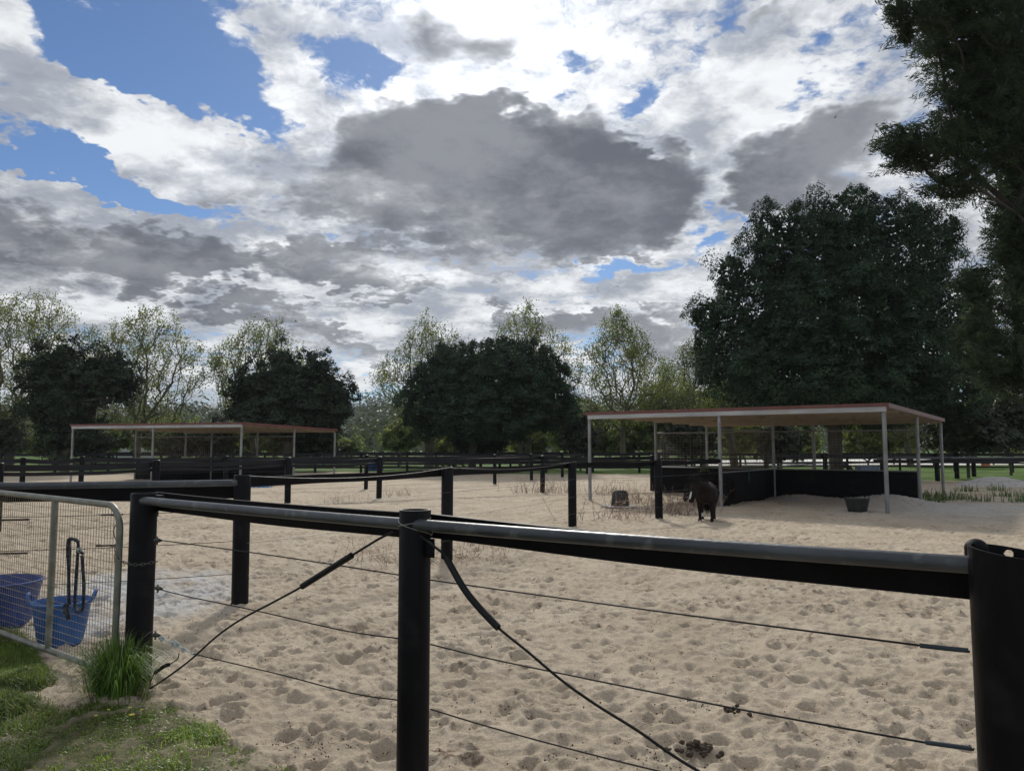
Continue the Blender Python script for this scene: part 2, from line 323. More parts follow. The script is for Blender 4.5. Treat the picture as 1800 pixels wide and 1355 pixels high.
M['hair'] = surf('horse hair', (.005, .004, .004), (.012, .009, .008), spec=.1, rough=.7, scale=40, stretch=(1, 1, .1))
M['blaze'] = surf('white blaze hair', (.6, .58, .55), rough=.8)
M['dung'] = surf('dung', (.035, .024, .016), (.085, .06, .04), rough=.95, scale=20, bump=.6, bscale=50)
M['tyre'] = surf('tyre rubber', (.012, .012, .012), (.03, .03, .03), rough=.75, bump=.4, bscale=20)
M['pile'] = surf('washed sand', (.36, .34, .32), (.48, .455, .43), rough=.95, scale=6, bump=.5, bscale=20)
M['timber'] = surf('dark timber', (.05, .03, .022), (.10, .06, .045), rough=.8, scale=6)
M['greybox'] = surf('blue grey plastic', (.10, .15, .22), (.15, .2, .28), rough=.5)
M['rust'] = surf('rust orange drum', (.45, .15, .07), (.55, .22, .1), rough=.6)
M['shed'] = surf('pale shed wall', (.36, .38, .38), (.44, .46, .46), rough=.6)
M['net'] = surf('teal hay net', (.02, .09, .09), (.04, .15, .14), rough=.7, scale=20)
M['netg'] = surf('green hay net', (.07, .09, .04), (.16, .20, .08), rough=.7, scale=14)
M['midwire'] = surf('dull steel wire', (.05, .05, .05), (.09, .09, .09), rough=.5, scale=30)
M['barkx'] = surf('she-oak bark', (.02, .018, .015), (.05, .045, .04), rough=.9, scale=3, bump=.5, bscale=10)
M['petal'] = surf('yellow petals', (.75, .62, .06), (.8, .7, .1), rough=.6)
M['fig'] = leafmat('fig leaves', (.010, .026, .013), (.028, .056, .026), .16, gloss=.03, rough=.45)
M['figd'] = leafmat('dark shade-tree leaves', (.012, .022, .012), (.026, .042, .020), .12, gloss=.03)
M['conif'] = leafmat('she-oak needles', (.018, .032, .018), (.045, .066, .034), .3, gloss=.02)
M['plane'] = leafmat('spring plane leaves', (.052, .080, .016), (.155, .19, .042), .45, (.24, .22, .08))
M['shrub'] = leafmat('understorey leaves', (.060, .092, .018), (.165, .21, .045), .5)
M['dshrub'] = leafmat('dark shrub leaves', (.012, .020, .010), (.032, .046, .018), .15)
M['grass'] = leafmat('grass blades', (.052, .092, .013), (.15, .22, .03), .5, (.22, .18, .08))
M['tuft'] = leafmat('long grass blades', (.035, .08, .012), (.11, .21, .026), .55, (.16, .2, .08))
M['dry'] = leafmat('dry weed stalks', (.13, .075, .045), (.26, .165, .10), .2)
M['weed'] = leafmat('green weeds', (.04, .085, .02), (.09, .16, .035), .4)
M['gum'] = leafmat('distant forest foliage', (.030, .045, .022), (.065, .085, .038), .25)
# ground: sand, lime-pale, grass soil
m, t, out = newmat('paddock sand and turf'); n, l = t.nodes, t.links
def att(a):
    q = n.new('ShaderNodeAttribute'); q.attribute_name = a; return q.outputs['Fac']
gco = n.new('ShaderNodeNewGeometry').outputs['Position']
def gnoise(s, d=6, r_=.55):
    q = n.new('ShaderNodeTexNoise'); q.inputs['Scale'].default_value = s; q.inputs['Detail'].default_value = d; q.inputs['Roughness'].default_value = r_; l.new(gco, q.inputs['Vector']); return q.outputs[0]
def gramp(v, lo, hi, a, b):
    q = n.new('ShaderNodeMapRange'); l.new(v, q.inputs[0]); q.inputs[1].default_value = lo; q.inputs[2].default_value = hi
    x = n.new('ShaderNodeMixRGB'); l.new(q.outputs[0], x.inputs[0])
    for i, c in ((1, a), (2, b)):
        if hasattr(c, 'links'): l.new(c, x.inputs[i])
        else: x.inputs[i].default_value = (*c, 1)
    return x.outputs[0]
SAND = gramp(gnoise(1.1), .35, .65, (.445, .368, .280), (.555, .472, .368))
SAND = gramp(gnoise(420, 2), .25, .75, SAND, SAND)
spk = n.new('ShaderNodeMixRGB'); spk.blend_type = 'MULTIPLY'; spk.inputs[0].default_value = 1
l.new(SAND, spk.inputs[1]); l.new(gramp(gnoise(95, 4, .75), .3, .7, (.66, .65, .63), (1.24, 1.24, 1.23)), spk.inputs[2]); SAND = spk.outputs[0]
dn = gnoise(14, 8, .72); ds = gnoise(1.7, 3)
dm = n.new('ShaderNodeMath'); dm.operation = 'MULTIPLY_ADD'; l.new(ds, dm.inputs[0]); dm.inputs[1].default_value = .55; l.new(dn, dm.inputs[2])
SAND = gramp(dm.outputs[0], .86, .97, SAND, (.16, .115, .08))
PALE = gramp(gnoise(30, 6), .3, .7, (.40, .395, .39), (.62, .61, .60))
SOIL = gramp(gnoise(18, 6), .35, .65, (.045, .055, .022), (.12, .11, .055))
LAWN = gramp(gnoise(1.3, 7, .65), .35, .68, (.045, .09, .018), (.12, .20, .032))
g1 = gramp(att('pale'), 0, 1, SAND, PALE); g2 = gramp(att('soil'), 0, 1, g1, SOIL); g3 = gramp(att('lawn'), 0, 1, g2, LAWN)
p = n.new('ShaderNodeBsdfPrincipled'); p.inputs['Roughness'].default_value = .95; p.inputs['Specular IOR Level'].default_value = .15
l.new(g3, p.inputs['Base Color']); l.new(p.outputs[0], out.inputs[0])
b1 = n.new('ShaderNodeBump'); b1.inputs['Strength'].default_value = .7; b1.inputs['Distance'].default_value = .022; l.new(gnoise(38, 6, .65), b1.inputs['Height'])
b2 = n.new('ShaderNodeBump'); b2.inputs['Strength'].default_value = .8; b2.inputs['Distance'].default_value = .004; l.new(gnoise(330, 2), b2.inputs['Height']); l.new(b1.outputs[0], b2.inputs['Normal'])
l.new(b2.outputs[0], p.inputs['Normal']); M['ground'] = m
# ------------------------------------------------------------------ ground
def hsh(ix, iy, k):
    h = (ix.astype(np.int64) * 374761393 + iy.astype(np.int64) * 668265263 + k * 2246822519) & 0xffffffff
    h = ((h ^ (h >> 13)) * 1274126177) & 0xffffffff; h = ((h ^ (h >> 16)) * 2246822519) & 0xffffffff
    return ((h ^ (h >> 15)) & 0xffffff) / float(0xffffff)
def vnoise(x, y, k=0):
    ix, iy = np.floor(x), np.floor(y); fx, fy = x - ix, y - iy; fx = fx * fx * (3 - 2 * fx); fy = fy * fy * (3 - 2 * fy)
    a, b, c, d = hsh(ix, iy, k), hsh(ix + 1, iy, k), hsh(ix, iy + 1, k), hsh(ix + 1, iy + 1, k)
    return (a * (1 - fx) + b * fx) * (1 - fy) + (c * (1 - fx) + d * fx) * fy
def fbm(x, y, s, o=4, k=0):
    t = 0; a = .5; 
    for i in range(o): t = t + a * (vnoise(x * s + i * 17.3, y * s - i * 9.1, k + i) - .5); s *= 2.03; a *= .5
    return t
def prints(x, y, cell, r0, r1, dep, k, keep=.8):
    X, Y = x / cell, y / cell; ix, iy = np.floor(X), np.floor(Y); H = np.zeros_like(x)
    for dx in (-1, 0, 1):
        for dy in (-1, 0, 1):
            jx, jy = ix + dx, iy + dy
            px = (jx + hsh(jx, jy, k)) * cell; py = (jy + hsh(jx, jy, k + 1)) * cell
            r = r0 + (r1 - r0) * hsh(jx, jy, k + 2); an = hsh(jx, jy, k + 3) * 6.283; el_ = .65 + .35 * hsh(jx, jy, k + 4)
            ok = hsh(jx, jy, k + 5) < keep
            u = (x - px) * np.cos(an) + (y - py) * np.sin(an); v = -(x - px) * np.sin(an) + (y - py) * np.cos(an)
            tt = np.sqrt(u * u + (v / el_) ** 2) / r
            pit = -np.where(tt < 1, (1 - tt ** 2.2) ** 1.3, 0) + .42 * np.exp(-((tt - 1.15) / .30) ** 2)
            H += np.where(ok, pit * dep * (.5 + .8 * hsh(jx, jy, k + 6)) * (r / r1), 0)
    return H
SB = np.array([8.62, 17.59]); SA = R(36.94); SW, SD, SM = 7.93, 8.68, .496
sfd = np.array([math.cos(SA), -math.sin(SA)]); sdd = np.array([math.sin(SA), math.cos(SA)])
def shp(u, v): q = SB - sfd * SW * (1 - u) + sdd * SD * v; return q      # shelter floor, u 0..1 left-right, v 0..1 front-back
MOUND = []
for (u, v, su, sv, h) in ((.62, .44, .9, .5, .30), (.80, .42, .8, .5, .12), (.93, .36, 1.0, .8, .42), (1.06, .25, 1.2, .9, .16), (.57, .20, .8, 1.2, .10), (.25, .46, 1.2, .5, .22)):
    q = shp(u, v); MOUND.append((q[0], q[1], su, sv, h * .62))
def hbase(x, y):
    x = np.asarray(x, float); y = np.asarray(y, float)
    h = .10 * fbm(x, y, .22, 3, 5) * np.clip((y - 5) / 6, 0, 1)
    for (mx, my, su, sv, hh) in MOUND:
        u = (x - mx) * sfd[0] + (y - my) * sfd[1]; v = (x - mx) * sdd[0] + (y - my) * sdd[1]
        h = h + hh * np.exp(-(u / su) ** 2 - (v / sv) ** 2)
    return h
def inpoly(x, y, poly):
    ins = np.zeros(x.shape, bool); n_ = len(poly)
    for i in range(n_):
        (x1, y1), (x2, y2) = poly[i], poly[(i + 1) % n_]
        c = ((y1 > y) != (y2 > y)) & (x < (x2 - x1) * (y - y1) / (y2 - y1 + 1e-12) + x1); ins ^= c
    return ins
def gp(lst): return [tuple(G(a, b)[:2]) for a, b in lst]
GR1 = gp([(-260, 1090), (0, 1105), (60, 1150), (85, 1200), (70, 1215), (0, 1208), (-260, 1190)])
GR2 = gp([(-260, 1215), (0, 1222), (60, 1235), (110, 1262), (165, 1240), (290, 1240), (330, 1262), (400, 1300), (470, 1345), (560, 1420), (700, 1700), (0, 2600), (-900, 1800)])
def soft(x, y, poly, w=.05):
    jx = x + .12 * fbm(x, y, 5, 3, 40); jy = y + .12 * fbm(x, y, 5, 3, 50); s = 0
    for a, b in ((0, 0), (w, 0), (-w, 0), (0, w), (0, -w)): s = s + inpoly(jx + a, jy + b, poly)
    return s / 5.0
PALEP = gp([(60, 1120), (120, 1030), (200, 1008), (330, 1006), (400, 1012), (428, 1048), (330, 1088), (190, 1112), (130, 1150)])
def masks(x, y):
    n1 = fbm(x, y, .35, 4, 9) * 2
    edge = np.where(x > 9, 37 + n1 * 3, np.where(x < -6, 47, 44.0)) + n1 * 2
    edge = np.where((x > 9) & (x < 40), 34.5 + (40 - x) * .06 + n1 * 3, edge)
    lawn = np.clip((y - edge) / 1.5 + .5, 0, 1) * np.clip((x * 0 + 1), 0, 1)
    lawn = np.maximum(lawn, (np.hypot(x, y) > 60) | (y < -4))
    soil = np.maximum(soft(x, y, GR1), soft(x, y, GR2)) * np.clip(.95 + fbm(x, y, 3, 4, 80) * 1.8, 0, 1)
    soil = np.maximum(soil, ((y < 2.2) & (x < -.2)) * .9)
    pale = soft(x + .35 * fbm(x, y, 1.6, 3, 72), y + .5 * fbm(x, y, 1.6, 3, 73), PALEP, .28) * np.clip(.75 + fbm(x, y, 2.2, 4, 70) * 2.6, 0, 1)
    for (mx, my, su, sv, hh) in MOUND[:4]:
        pale = np.maximum(pale, np.clip(1.1 * np.exp(-((x - mx) / (su * 1.8)) ** 2 - ((y - my) / (sv * 2.6)) ** 2) * (.7 + fbm(x, y, 1.5, 3, 77)), 0, .75))
    q = shp(1.25, .45); pale = np.maximum(pale, np.clip(1.2 * np.exp(-((x - q[0]) / 3.0) ** 2 - ((y - q[1]) / 2.2) ** 2) * (.6 + fbm(x, y, 1.2, 4, 71) * 1.5), 0, .7))
    return lawn, soil, pale
ang = np.concatenate([np.radians(np.linspace(-46, 46, 1000)), np.radians(np.linspace(46, 314, 40)[1:-1])])
rad = np.concatenate([1.25 * (62 / 1.25) ** (np.linspace(0, 1, 860)), 62 * (4500 / 62) ** (np.linspace(0, 1, 40)[1:])])
AA, RR_ = np.meshgrid(ang, rad, indexing='ij'); gx = (np.sin(AA) * RR_).ravel(); gy = (np.cos(AA) * RR_).ravel()
dist = np.hypot(gx, gy); lawn, soil, pale = masks(gx, gy)
gz = hbase(gx, gy)
wx = gx + .06 * fbm(gx, gy, 6, 2, 21); wy = gy + .06 * fbm(gx, gy, 6, 2, 23)
am = np.clip(1.2 - dist / 55, .25, 1) * (1 - .75 * np.maximum(lawn, soil)) * np.clip((62 - dist) / 8, 0, 1)
pr = prints(wx, wy, .21, .055, .105, .034, 100, .94) + prints(wx, wy, .17, .04, .08, .022, 200, .8) + prints(wx, wy, .6, .13, .24, .026, 300, .55)
am2 = .55 + .9 * np.clip(fbm(gx, gy, .8, 2, 60) + .5, 0, 1)
rdg = lambda s, k: 1 - np.abs(2 * vnoise(gx * s + .3 * fbm(gx, gy, 4, 2, k + 9), gy * s * 1.25, k) - 1)
gz = gz + (.022 * rdg(4.3, 140) + .014 * rdg(9.5, 141) + .008 * rdg(21, 142) - .02) * am
gz = gz + pr * am * am2 * np.where(pale > .4, .8, 1) + (.035 * fbm(gx, gy, 2.2, 4, 31) + .028 * fbm(gx, gy, 13, 4, 33)) * am
gz = np.where(dist > 75, gz * np.clip(1 - (dist - 75) / 40, 0, 1), gz)
na, nr = len(ang), len(rad); idx = np.arange(na * nr).reshape(na, nr); i2 = np.roll(idx, -1, axis=0)
q = np.stack([idx[:, :-1], idx[:, 1:], i2[:, 1:], i2[:, :-1]], -1).reshape(-1, 4)[:, ::-1]
V = np.stack([gx, gy, gz], 1); V = np.vstack([V, [[0, 0, 0]]])
c0 = np.stack([idx[:, 0], i2[:, 0], np.full(na, na * nr), np.full(na, na * nr)], -1)
inner = np.stack([i2[:, 0], idx[:, 0], np.full(na, na * nr)], -1)
tri = np.vstack([np.stack([q[:, 0], q[:, 1], q[:, 2]], 1), np.stack([q[:, 0], q[:, 2], q[:, 3]], 1), inner[:, ::-1]])
ap = lambda a: np.append(a, 0)
ground = np_mesh('ground', V, tri, M['ground'], None, True, {'lawn': ap(lawn), 'soil': ap(soil), 'pale': ap(pale)})
props(ground, kind='structure')
def gh(x, y): return float(hbase(x, y))
# pale driveway beyond the fences on the right
mb = MB(); xs = np.linspace(12, 95, 24)
vs = []
for x in xs: vs += [(x, 62 + (x - 12) * .10, .03), (x, 84 + (x - 12) * .4, .03)]
mb.add(vs, [(2 * i, 2 * i + 2, 2 * i + 3, 2 * i + 1) for i in range(len(xs) - 1)])
M['drive'] = surf('white gravel', (.62, .60, .56), (.75, .73, .69), rough=.95, scale=3)
props(mb.build('driveway', M['drive'], smooth=False), kind='structure')
# low hills at the horizon
M['hill'] = surf('forested hillside', (.022, .036, .022), (.055, .072, .036), rough=1, scale=.09, detail=9, lo=.4, hi=.62, spec=0.0, bump=0)
hx = np.linspace(-620, 620, 200); hy = np.linspace(330, 760, 40)
HX, HY = np.meshgrid(hx, hy, indexing='ij')
prof = 21 + 9 * np.exp(-((HX + 95) / 60) ** 2) + 20 * fbm(HX, HY * .2, .006, 3, 90) + 14 * np.exp(-((HX - 420) / 160) ** 2) 
HZ = prof * np.clip((HY - 330) / 190, 0, 1) ** .8 + 5 * fbm(HX, HY, .06, 3, 91)
idx = np.arange(HX.size).reshape(HX.shape); q = np.stack([idx[:-1, :-1], idx[1:, :-1], idx[1:, 1:], idx[:-1, 1:]], -1).reshape(-1, 4)
hill = np_mesh('hill', np.stack([HX.ravel(), HY.ravel(), HZ.ravel() - 1], 1), q, M['hill'], None, True); props(hill, kind='structure')
# ------------------------------------------------------------------ fences
def post_mb(x, y, h, r, z0=None, hollow=True, tilt=(0, 0), wall=.012, seg=28):
    z0 = gh(x, y) - .12 if z0 is None else z0; b = MB(); prof = [(r, 0), (r, h - z0 - .004), (r - .002, h - z0)]
    if hollow: prof += [(r - wall, h - z0), (r - wall - .002, h - z0 - .004), (r - wall - .002, h - z0 - .16), (0.001, h - z0 - .16)]
    else: prof += [(r * .75, h - z0 + .012), (.001, h - z0 + .015)]
    b.lathe(prof, seg, (x, y, z0))
    b.v = [(vx + (vz - z0) * tilt[0], vy + (vz - z0) * tilt[1], vz) for vx, vy, vz in b.v]
    return b
def span(a, b, n=14, sag=0.0, wob=0.0, seed=0):
    a, b = Vector(a), Vector(b); rr = random.Random(seed); ph = rr.random() * 6
    return [a.lerp(b, i / n) + Vector((0, 0, -4 * sag * (i / n) * (1 - i / n) + wob * math.sin(i / n * 9 + ph) * (i / n) * (1 - i / n) * 4)) for i in range(n + 1)]
def offs(p, q, d):                        # sideways offset away from the camera
    v = Vector((q[0] - p[0], q[1] - p[1], 0)).normalized(); n_ = Vector((-v.y, v.x, 0))
    mid = Vector(((p[0] + q[0]) / 2, (p[1] + q[1]) / 2, 0))
    if n_.dot(mid) < 0: n_ = -n_
    return n_ * d
# --- the near fence ---
P0, P1, P2 = (-2.44, 5.08), (-.447, 3.54), (1.432, 2.215)
FA, FB = P0, P2
nf = thing('rail_fence', 'nearest black post fence with grey pipe rail, crossing the picture in front of the sand', 'fence', (P1[0], P1[1], 0))
post_mb(*P0, 1.245, .083, z0=-.1).build('post', M['post'], nf)
post_mb(*P1, 1.262, .073, z0=-.1, wall=.011).build('post', M['post'], nf)
# near right post: sleeve cut with wavy rim and drill holes
b = MB(); r_, seg, z0 = .105, 180, -.1; rows = 190
def rim(a):  # height of the rim around the post
    return 1.250 + .014 * math.cos(a - 2.4) + .012 * math.exp(-((a - 5.35) / .18) ** 2)
hol = [(1.02, 1.232, .0125), (5.6, 1.20, .010)]
vs, fs = [], []
for rr_ in (r_, r_ - .009):
    for j in range(rows + 1):
        for k in range(seg):
            a = 2 * math.pi * k / seg; t_ = j / rows; z = z0 + (rim(a) - z0) * (1 - (1 - t_) ** 2.2)
            vs.append((P2[0] + rr_ * math.cos(a), P2[1] + rr_ * math.sin(a), z))
nv = (rows + 1) * seg
for s_ in (0, 1):
    for j in range(rows):
        for k in range(seg):
            k2 = (k + 1) % seg; ids = [s_ * nv + j * seg + k, s_ * nv + j * seg + k2, s_ * nv + (j + 1) * seg + k2, s_ * nv + (j + 1) * seg + k]
            cx_ = sum(vs[i][2] for i in ids) / 4; aa = 2 * math.pi * (k + .5) / seg
            if any(math.hypot((aa - ha) * r_, cx_ - hz) < hr for ha, hz, hr in hol): continue
            fs.append(tuple(ids))
fs += [(rows * seg + k, rows * seg + (k + 1) % seg, nv + rows * seg + (k + 1) % seg, nv + rows * seg + k) for k in range(seg)]
b.add(vs, fs); b.build('post', M['post'], nf)
mb = MB(); d_ = Vector((-.035, .15, 1.283)); mb.lathe([(.032 * math.sin(a_) + .0005, .030 * math.cos(a_)) for a_ in np.linspace(0, 1.5, 9)] + [(.032, -.05)], 28, (P2[0] - .035, P2[1] + .10, 1.245)); mb.build('cap', M['belt'], nf)
def npt(p, z, o=0.0): return Vector((p[0], p[1], z)) + offs(P0, P2, o)
for (a, c, za, zc, s_) in ((P0, P1, 1.200, 1.198, .003), (P1, P2, 1.198, 1.203, .004)):
    dd = (Vector((c[0], c[1], 0)) - Vector((a[0], a[1], 0))).normalized() * .02
    MB().tube(span(Vector((a[0], a[1], za)) + dd + offs(P0, P2, -.036), Vector((c[0], c[1], zc)) - dd + offs(P0, P2, -.036 if a is P0 else .015), 12, s_), .0265, 18).build('pipe_rail', M['pipe'], nf)
    pts = span(Vector((a[0], a[1], 1.250 if a is P0 else 1.240)) + offs(P0, P2, .075), Vector((c[0], c[1], 1.240 if a is P0 else 1.200)) + offs(P0, P2, .075), 18, .010)
    MB().ribbon(pts, .125 if a is P0 else .112, .014, lean=[.12 + .06 * math.sin(i * .5) for i in range(19)]).build('belt_rail', M['belt'], nf)
mb = MB(); mb.box(npt(P0, 1.19, .08) + Vector((.12, -.05, 0)), (.10, .035, .10), rz=-.65); mb.box(npt(P0, 1.225, .02) + Vector((.08, -.02, 0)), (.12, .05, .02), rz=-.65); mb.build('bracket', M['blk'], nf, bevel=.004)
mb = MB(); mb.box(npt(P1, 1.10, -.02) + Vector((.088, -.045, -.005)), (.05, .012, .085), rz=-.6); mb.build('bracket', M['belt'], nf, bevel=.003)
# line wires, pixels on the fence plane
A3, B3 = Vector((*P0, 0)) - offs(P0, P2, .06), Vector((*P2, 0)) - offs(P0, P2, .06)
def onf(px, py): return ONP(px, py, A3, B3)
def smooth_path(pts, n=6):
    P = [Vector(p) for p in pts]; out = []
    for i in range(len(P) - 1):
        p0, p1, p2, p3 = P[max(i - 1, 0)], P[i], P[i + 1], P[min(i + 2, len(P) - 1)]
        for k in range(n):
            t_ = k / n; out.append(.5 * ((2 * p1) + (-p0 + p2) * t_ + (2 * p0 - 5 * p1 + 4 * p2 - p3) * t_ ** 2 + (-p0 + 3 * p1 - 3 * p2 + p3) * t_ ** 3))
    return out + [P[-1]]
WL = [[(280, 949), (400, 965), (540, 985), (700, 1010)], [(282, 1036), (330, 1048), (450, 1073), (600, 1107), (702, 1122)],
      [(340, 1149), (420, 1168), (500, 1187), (620, 1218), (700, 1230)],
      [(757, 1019), (900, 1039), (1150, 1073), (1400, 1106), (1625, 1135), (1705, 1145)],
      [(757, 1132), (860, 1157), (1000, 1186), (1300, 1246), (1630, 1305), (1712, 1317)], [(757, 1246), (860, 1277), (1000, 1315), (1160, 1355), (1380, 1404), (1715, 1470)]]
for w in WL: MB().tube(smooth_path([onf(*q_) for q_ in w]), .0033, 7).build('line_wire', M['wire'], nf)
for w in ([(1617, 1134), (1660, 1139), (1702, 1143)], [(1627, 1304), (1670, 1310), (1708, 1315)]):
    MB().tube([onf(*q_) for q_ in w], .0068, 10).build('wire_sleeve', M['sleeve2'], nf)
for (px, py) in ((279, 949), (280, 1033), (276, 1115)):
    c = onf(px, py); mb = MB(); mb.tube([c + Vector((-.028, 0, .0)), c + Vector((-.01, -.01, 0)), c + Vector((.012, -.012, 0)), c + Vector((.03, -.012, 0))], [.006, .014, .013, .004], 10)
    mb.tube([c + Vector((-.004, -.018, .022)), c + Vector((.006, -.026, 0)), c + Vector((-.002, -.018, -.024))], .006, 8); mb.build('insulator', M['chain'], nf)
mb = MB(); c1, c2, c3 = onf(277, 1118), onf(310, 1132), onf(340, 1149)
mb.tube(smooth_path([c1, onf(290, 1124), c2, onf(322, 1140), c3]), .004, 8)
for c, s_ in ((onf(285, 1122), 1.0), (c2, 1.2), (onf(323, 1141), .8)):
    mb.tube([c + Vector((-.016, -.01, .01)) * s_, c + Vector((0, -.016, .018)) * s_, c + Vector((.016, -.01, .004)) * s_, c + Vector((.004, -.012, -.014)) * s_], .0065 * s_, 8, closed=True)
mb.build('wire_strainer', M['insul'], nf)
MB().tube(smooth_path([onf(276, 1108), onf(262, 1112), onf(245, 1130), onf(238, 1160)]), .0022, 6).build('loose_wire', M['thinwire'], nf)
# crossed stay cables with hose sleeves
def ofs(v, d): return v - offs(P0, P2, d)
L1 = [ofs(onf(*q_), .05) for q_ in [(706, 932), (680, 945), (655, 960), (632, 974), (590, 1000), (545, 1028), (495, 1055), (440, 1084), (395, 1115), (350, 1155), (310, 1185), (278, 1206)]]
c = MB().tube(smooth_path(L1), .0058, 8).build('stay_cable', M['wire'], nf)
MB().tube(smooth_path(L1[3:6]), .0155, 14).build('hose_sleeve', M['sleeve'], c)
L2 = [ofs(onf(*q_), .05) for q_ in [(752, 940), (775, 957), (798, 978), (828, 1030), (857, 1066), (889, 1099), (940, 1140), (1000, 1190), (1060, 1232), (1130, 1275), (1195, 1320), (1262, 1360), (1340, 1405)]]
c = MB().tube(smooth_path(L2), [.0058] * 1 if False else .0056, 8).build('stay_cable', M['wire'], nf)
MB().tube(smooth_path(L2[2:6]), .0150, 14).build('hose_sleeve', M['sleeve'], c)
L3 = [ofs(onf(*q_), .03) for q_ in [(323, 1146), (320, 1156), (305, 1166), (298, 1168), (281, 1180), (272, 1200)]]
c = MB().tube(smooth_path(L3), .0032, 7).build('stay_cable', M['wire'], nf)
MB().tube(smooth_path(L3[2:5]), .0115, 12).build('hose_sleeve', M['sleeve'], c)
# thin tie wire crossing on the middle post
def around(a0, a1, z0, z1, r=.0765, n=14):
    return [Vector((P1[0] + r * math.cos(R(a0 + (a1 - a0) * i / n)), P1[1] + r * math.sin(R(a0 + (a1 - a0) * i / n)), z0 + (z1 - z0) * i / n)) for i in range(n + 1)]
mb = MB(); mb.tube(around(185, 345, 1.185, 1.225), .0021, 6); mb.tube(around(355, 185, 1.148, 1.215), .0021, 6)
mb.tube(smooth_path([Vector((P1[0] + .078, P1[1] - .02, 1.21)), Vector((P1[0] + .088, P1[1] - .05, 1.175)), Vector((P1[0] + .082, P1[1] - .06, 1.15))]), .0021, 6)
mb.build('tie_wire', M['thinwire'], nf)
# --- divider fences behind ---
def fence(name, label, posts, h=1.25, r=.08, belts=((.0, .10),), pipes=(), wires=(.85, .55, .25), sag=.02, mat='belt', off=.075, group=None, hollow=False, wr=.0028, skip=(), segs=20, pw='midwire'):
    f_ = thing(name, label, 'fence', (posts[0][0], posts[0][1], 0), group)
    for i, (x, y) in enumerate(posts):
        if i in skip: continue
        post_mb(x, y, h + random.uniform(-.015, .015), r, hollow=hollow, seg=segs, tilt=(random.uniform(-.012, .012), random.uniform(-.012, .012))).build('post', M['post'], f_)
    for i in range(len(posts) - 1):
        a, c = posts[i], posts[i + 1]; o_ = offs(a, c, off)
        for j, (dz, bh) in enumerate(belts):
            sg = sag * random.uniform(.5, 1.5); a_ = .05 + .1 * random.random()
            MB().ribbon([p_ + o_ for p_ in span((*a, h - .03 + dz), (*c, h - .03 + dz), 10, sg, .006, i)], bh, .012, lean=[a_ * math.sin(k * .7 + i) for k in range(11)]).build('belt_rail', M[mat], f_)
        for z in pipes:
            dd = (Vector((c[0], c[1], 0)) - Vector((a[0], a[1], 0))).normalized() * .05
            MB().tube(span(Vector((*a, z)) + dd - o_ * .5, Vector((*c, z)) - dd - o_ * .5, 6, .005), .034, 12).build('pipe_rail', M['pipe'], f_)
        for z in wires:
            MB().tube([p_ - o_ for p_ in span((*a, z), (*c, z), 10, .02 * random.uniform(.3, 1.2))], wr, 5).build('line_wire', M[pw], f_)
    return f_
def pd(px, Y): return ((px - 900) / F * Y, Y)
Q0, Q1, Q2, Q3 = pd(431, 7.66), pd(787, 10.6), pd(1005, 14.8), pd(1156, 16.3)
HG = (-5.3, 6.95)
df = fence('divider_fence', 'black sagging belt fence running back from the near fence to the right shelter', [Q0, Q1, Q2, Q3, (5.43, 19.6)], h=1.275, r=.082, belts=((0, .10),), wires=(.93, .60, .28), sag=.008, hollow=True, skip=(4,), wr=.0026, segs=28)
for a, c in ((Q0, Q1), (Q1, Q2)):
    MB().tube([p_ - offs(a, c, .09) for p_ in span((*a, 1.262), (*c, 1.275), 16, .075, 0)], .0028, 6).build('tape_wire', M['midwire'], df)
pf = fence('paddock_fence', 'pipe-topped black fence running behind the mesh gate', [HG, Q0], h=1.25, r=.085, belts=((-.055, .13),), pipes=(1.195,), wires=(), sag=.01, skip=(1,))
for z in (.93, .62, .30):
    mb = MB(); pts = span((*HG, z - .02), (*Q0, z), 10, .02); mb.tube(pts, .003, 6).build('line_wire', M['wire'], pf)
for (px0, px1, py) in ((-10, 52, 913), (178, 216, 904), (-10, 48, 972), (168, 216, 958)):
    a_, c_ = ONP(px0, py + 1, Vector((*HG, 0)), Vector((*Q0, 0))), ONP(px1, py, Vector((*HG, 0)), Vector((*Q0, 0)))
    MB().tube([a_, c_], .009, 8).build('wire_sleeve', M['sleeve'], pf)
GRP = 'black belt fences dividing the paddocks'
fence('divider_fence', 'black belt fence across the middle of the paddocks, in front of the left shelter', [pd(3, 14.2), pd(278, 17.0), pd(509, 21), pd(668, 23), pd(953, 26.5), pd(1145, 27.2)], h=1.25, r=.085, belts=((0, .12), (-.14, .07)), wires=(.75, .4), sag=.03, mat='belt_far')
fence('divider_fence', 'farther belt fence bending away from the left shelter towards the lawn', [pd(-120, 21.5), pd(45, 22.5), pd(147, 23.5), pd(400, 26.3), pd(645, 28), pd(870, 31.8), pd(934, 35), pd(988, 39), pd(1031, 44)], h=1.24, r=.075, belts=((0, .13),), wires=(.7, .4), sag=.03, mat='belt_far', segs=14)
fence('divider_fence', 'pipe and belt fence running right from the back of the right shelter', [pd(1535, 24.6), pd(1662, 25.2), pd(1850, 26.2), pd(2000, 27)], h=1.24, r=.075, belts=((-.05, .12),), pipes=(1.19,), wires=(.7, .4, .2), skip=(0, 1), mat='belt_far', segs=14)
def back(label, pts, h=1.2, rails=((0, .15), (-.42, .12), (-.8, .12)), r=.08):
    P = []
    for (a, c) in zip(pts[:-1], pts[1:]):
        n_ = max(1, round(math.hypot(c[0] - a[0], c[1] - a[1]) / 2.9)); P += [(a[0] + (c[0] - a[0]) * k / n_, a[1] + (c[1] - a[1]) * k / n_) for k in range(n_)]
    P.append(pts[-1]); fence('board_fence', label, P, h=h, r=r, belts=rails, wires=(), sag=.008, mat='belt_far', segs=8, off=.06)
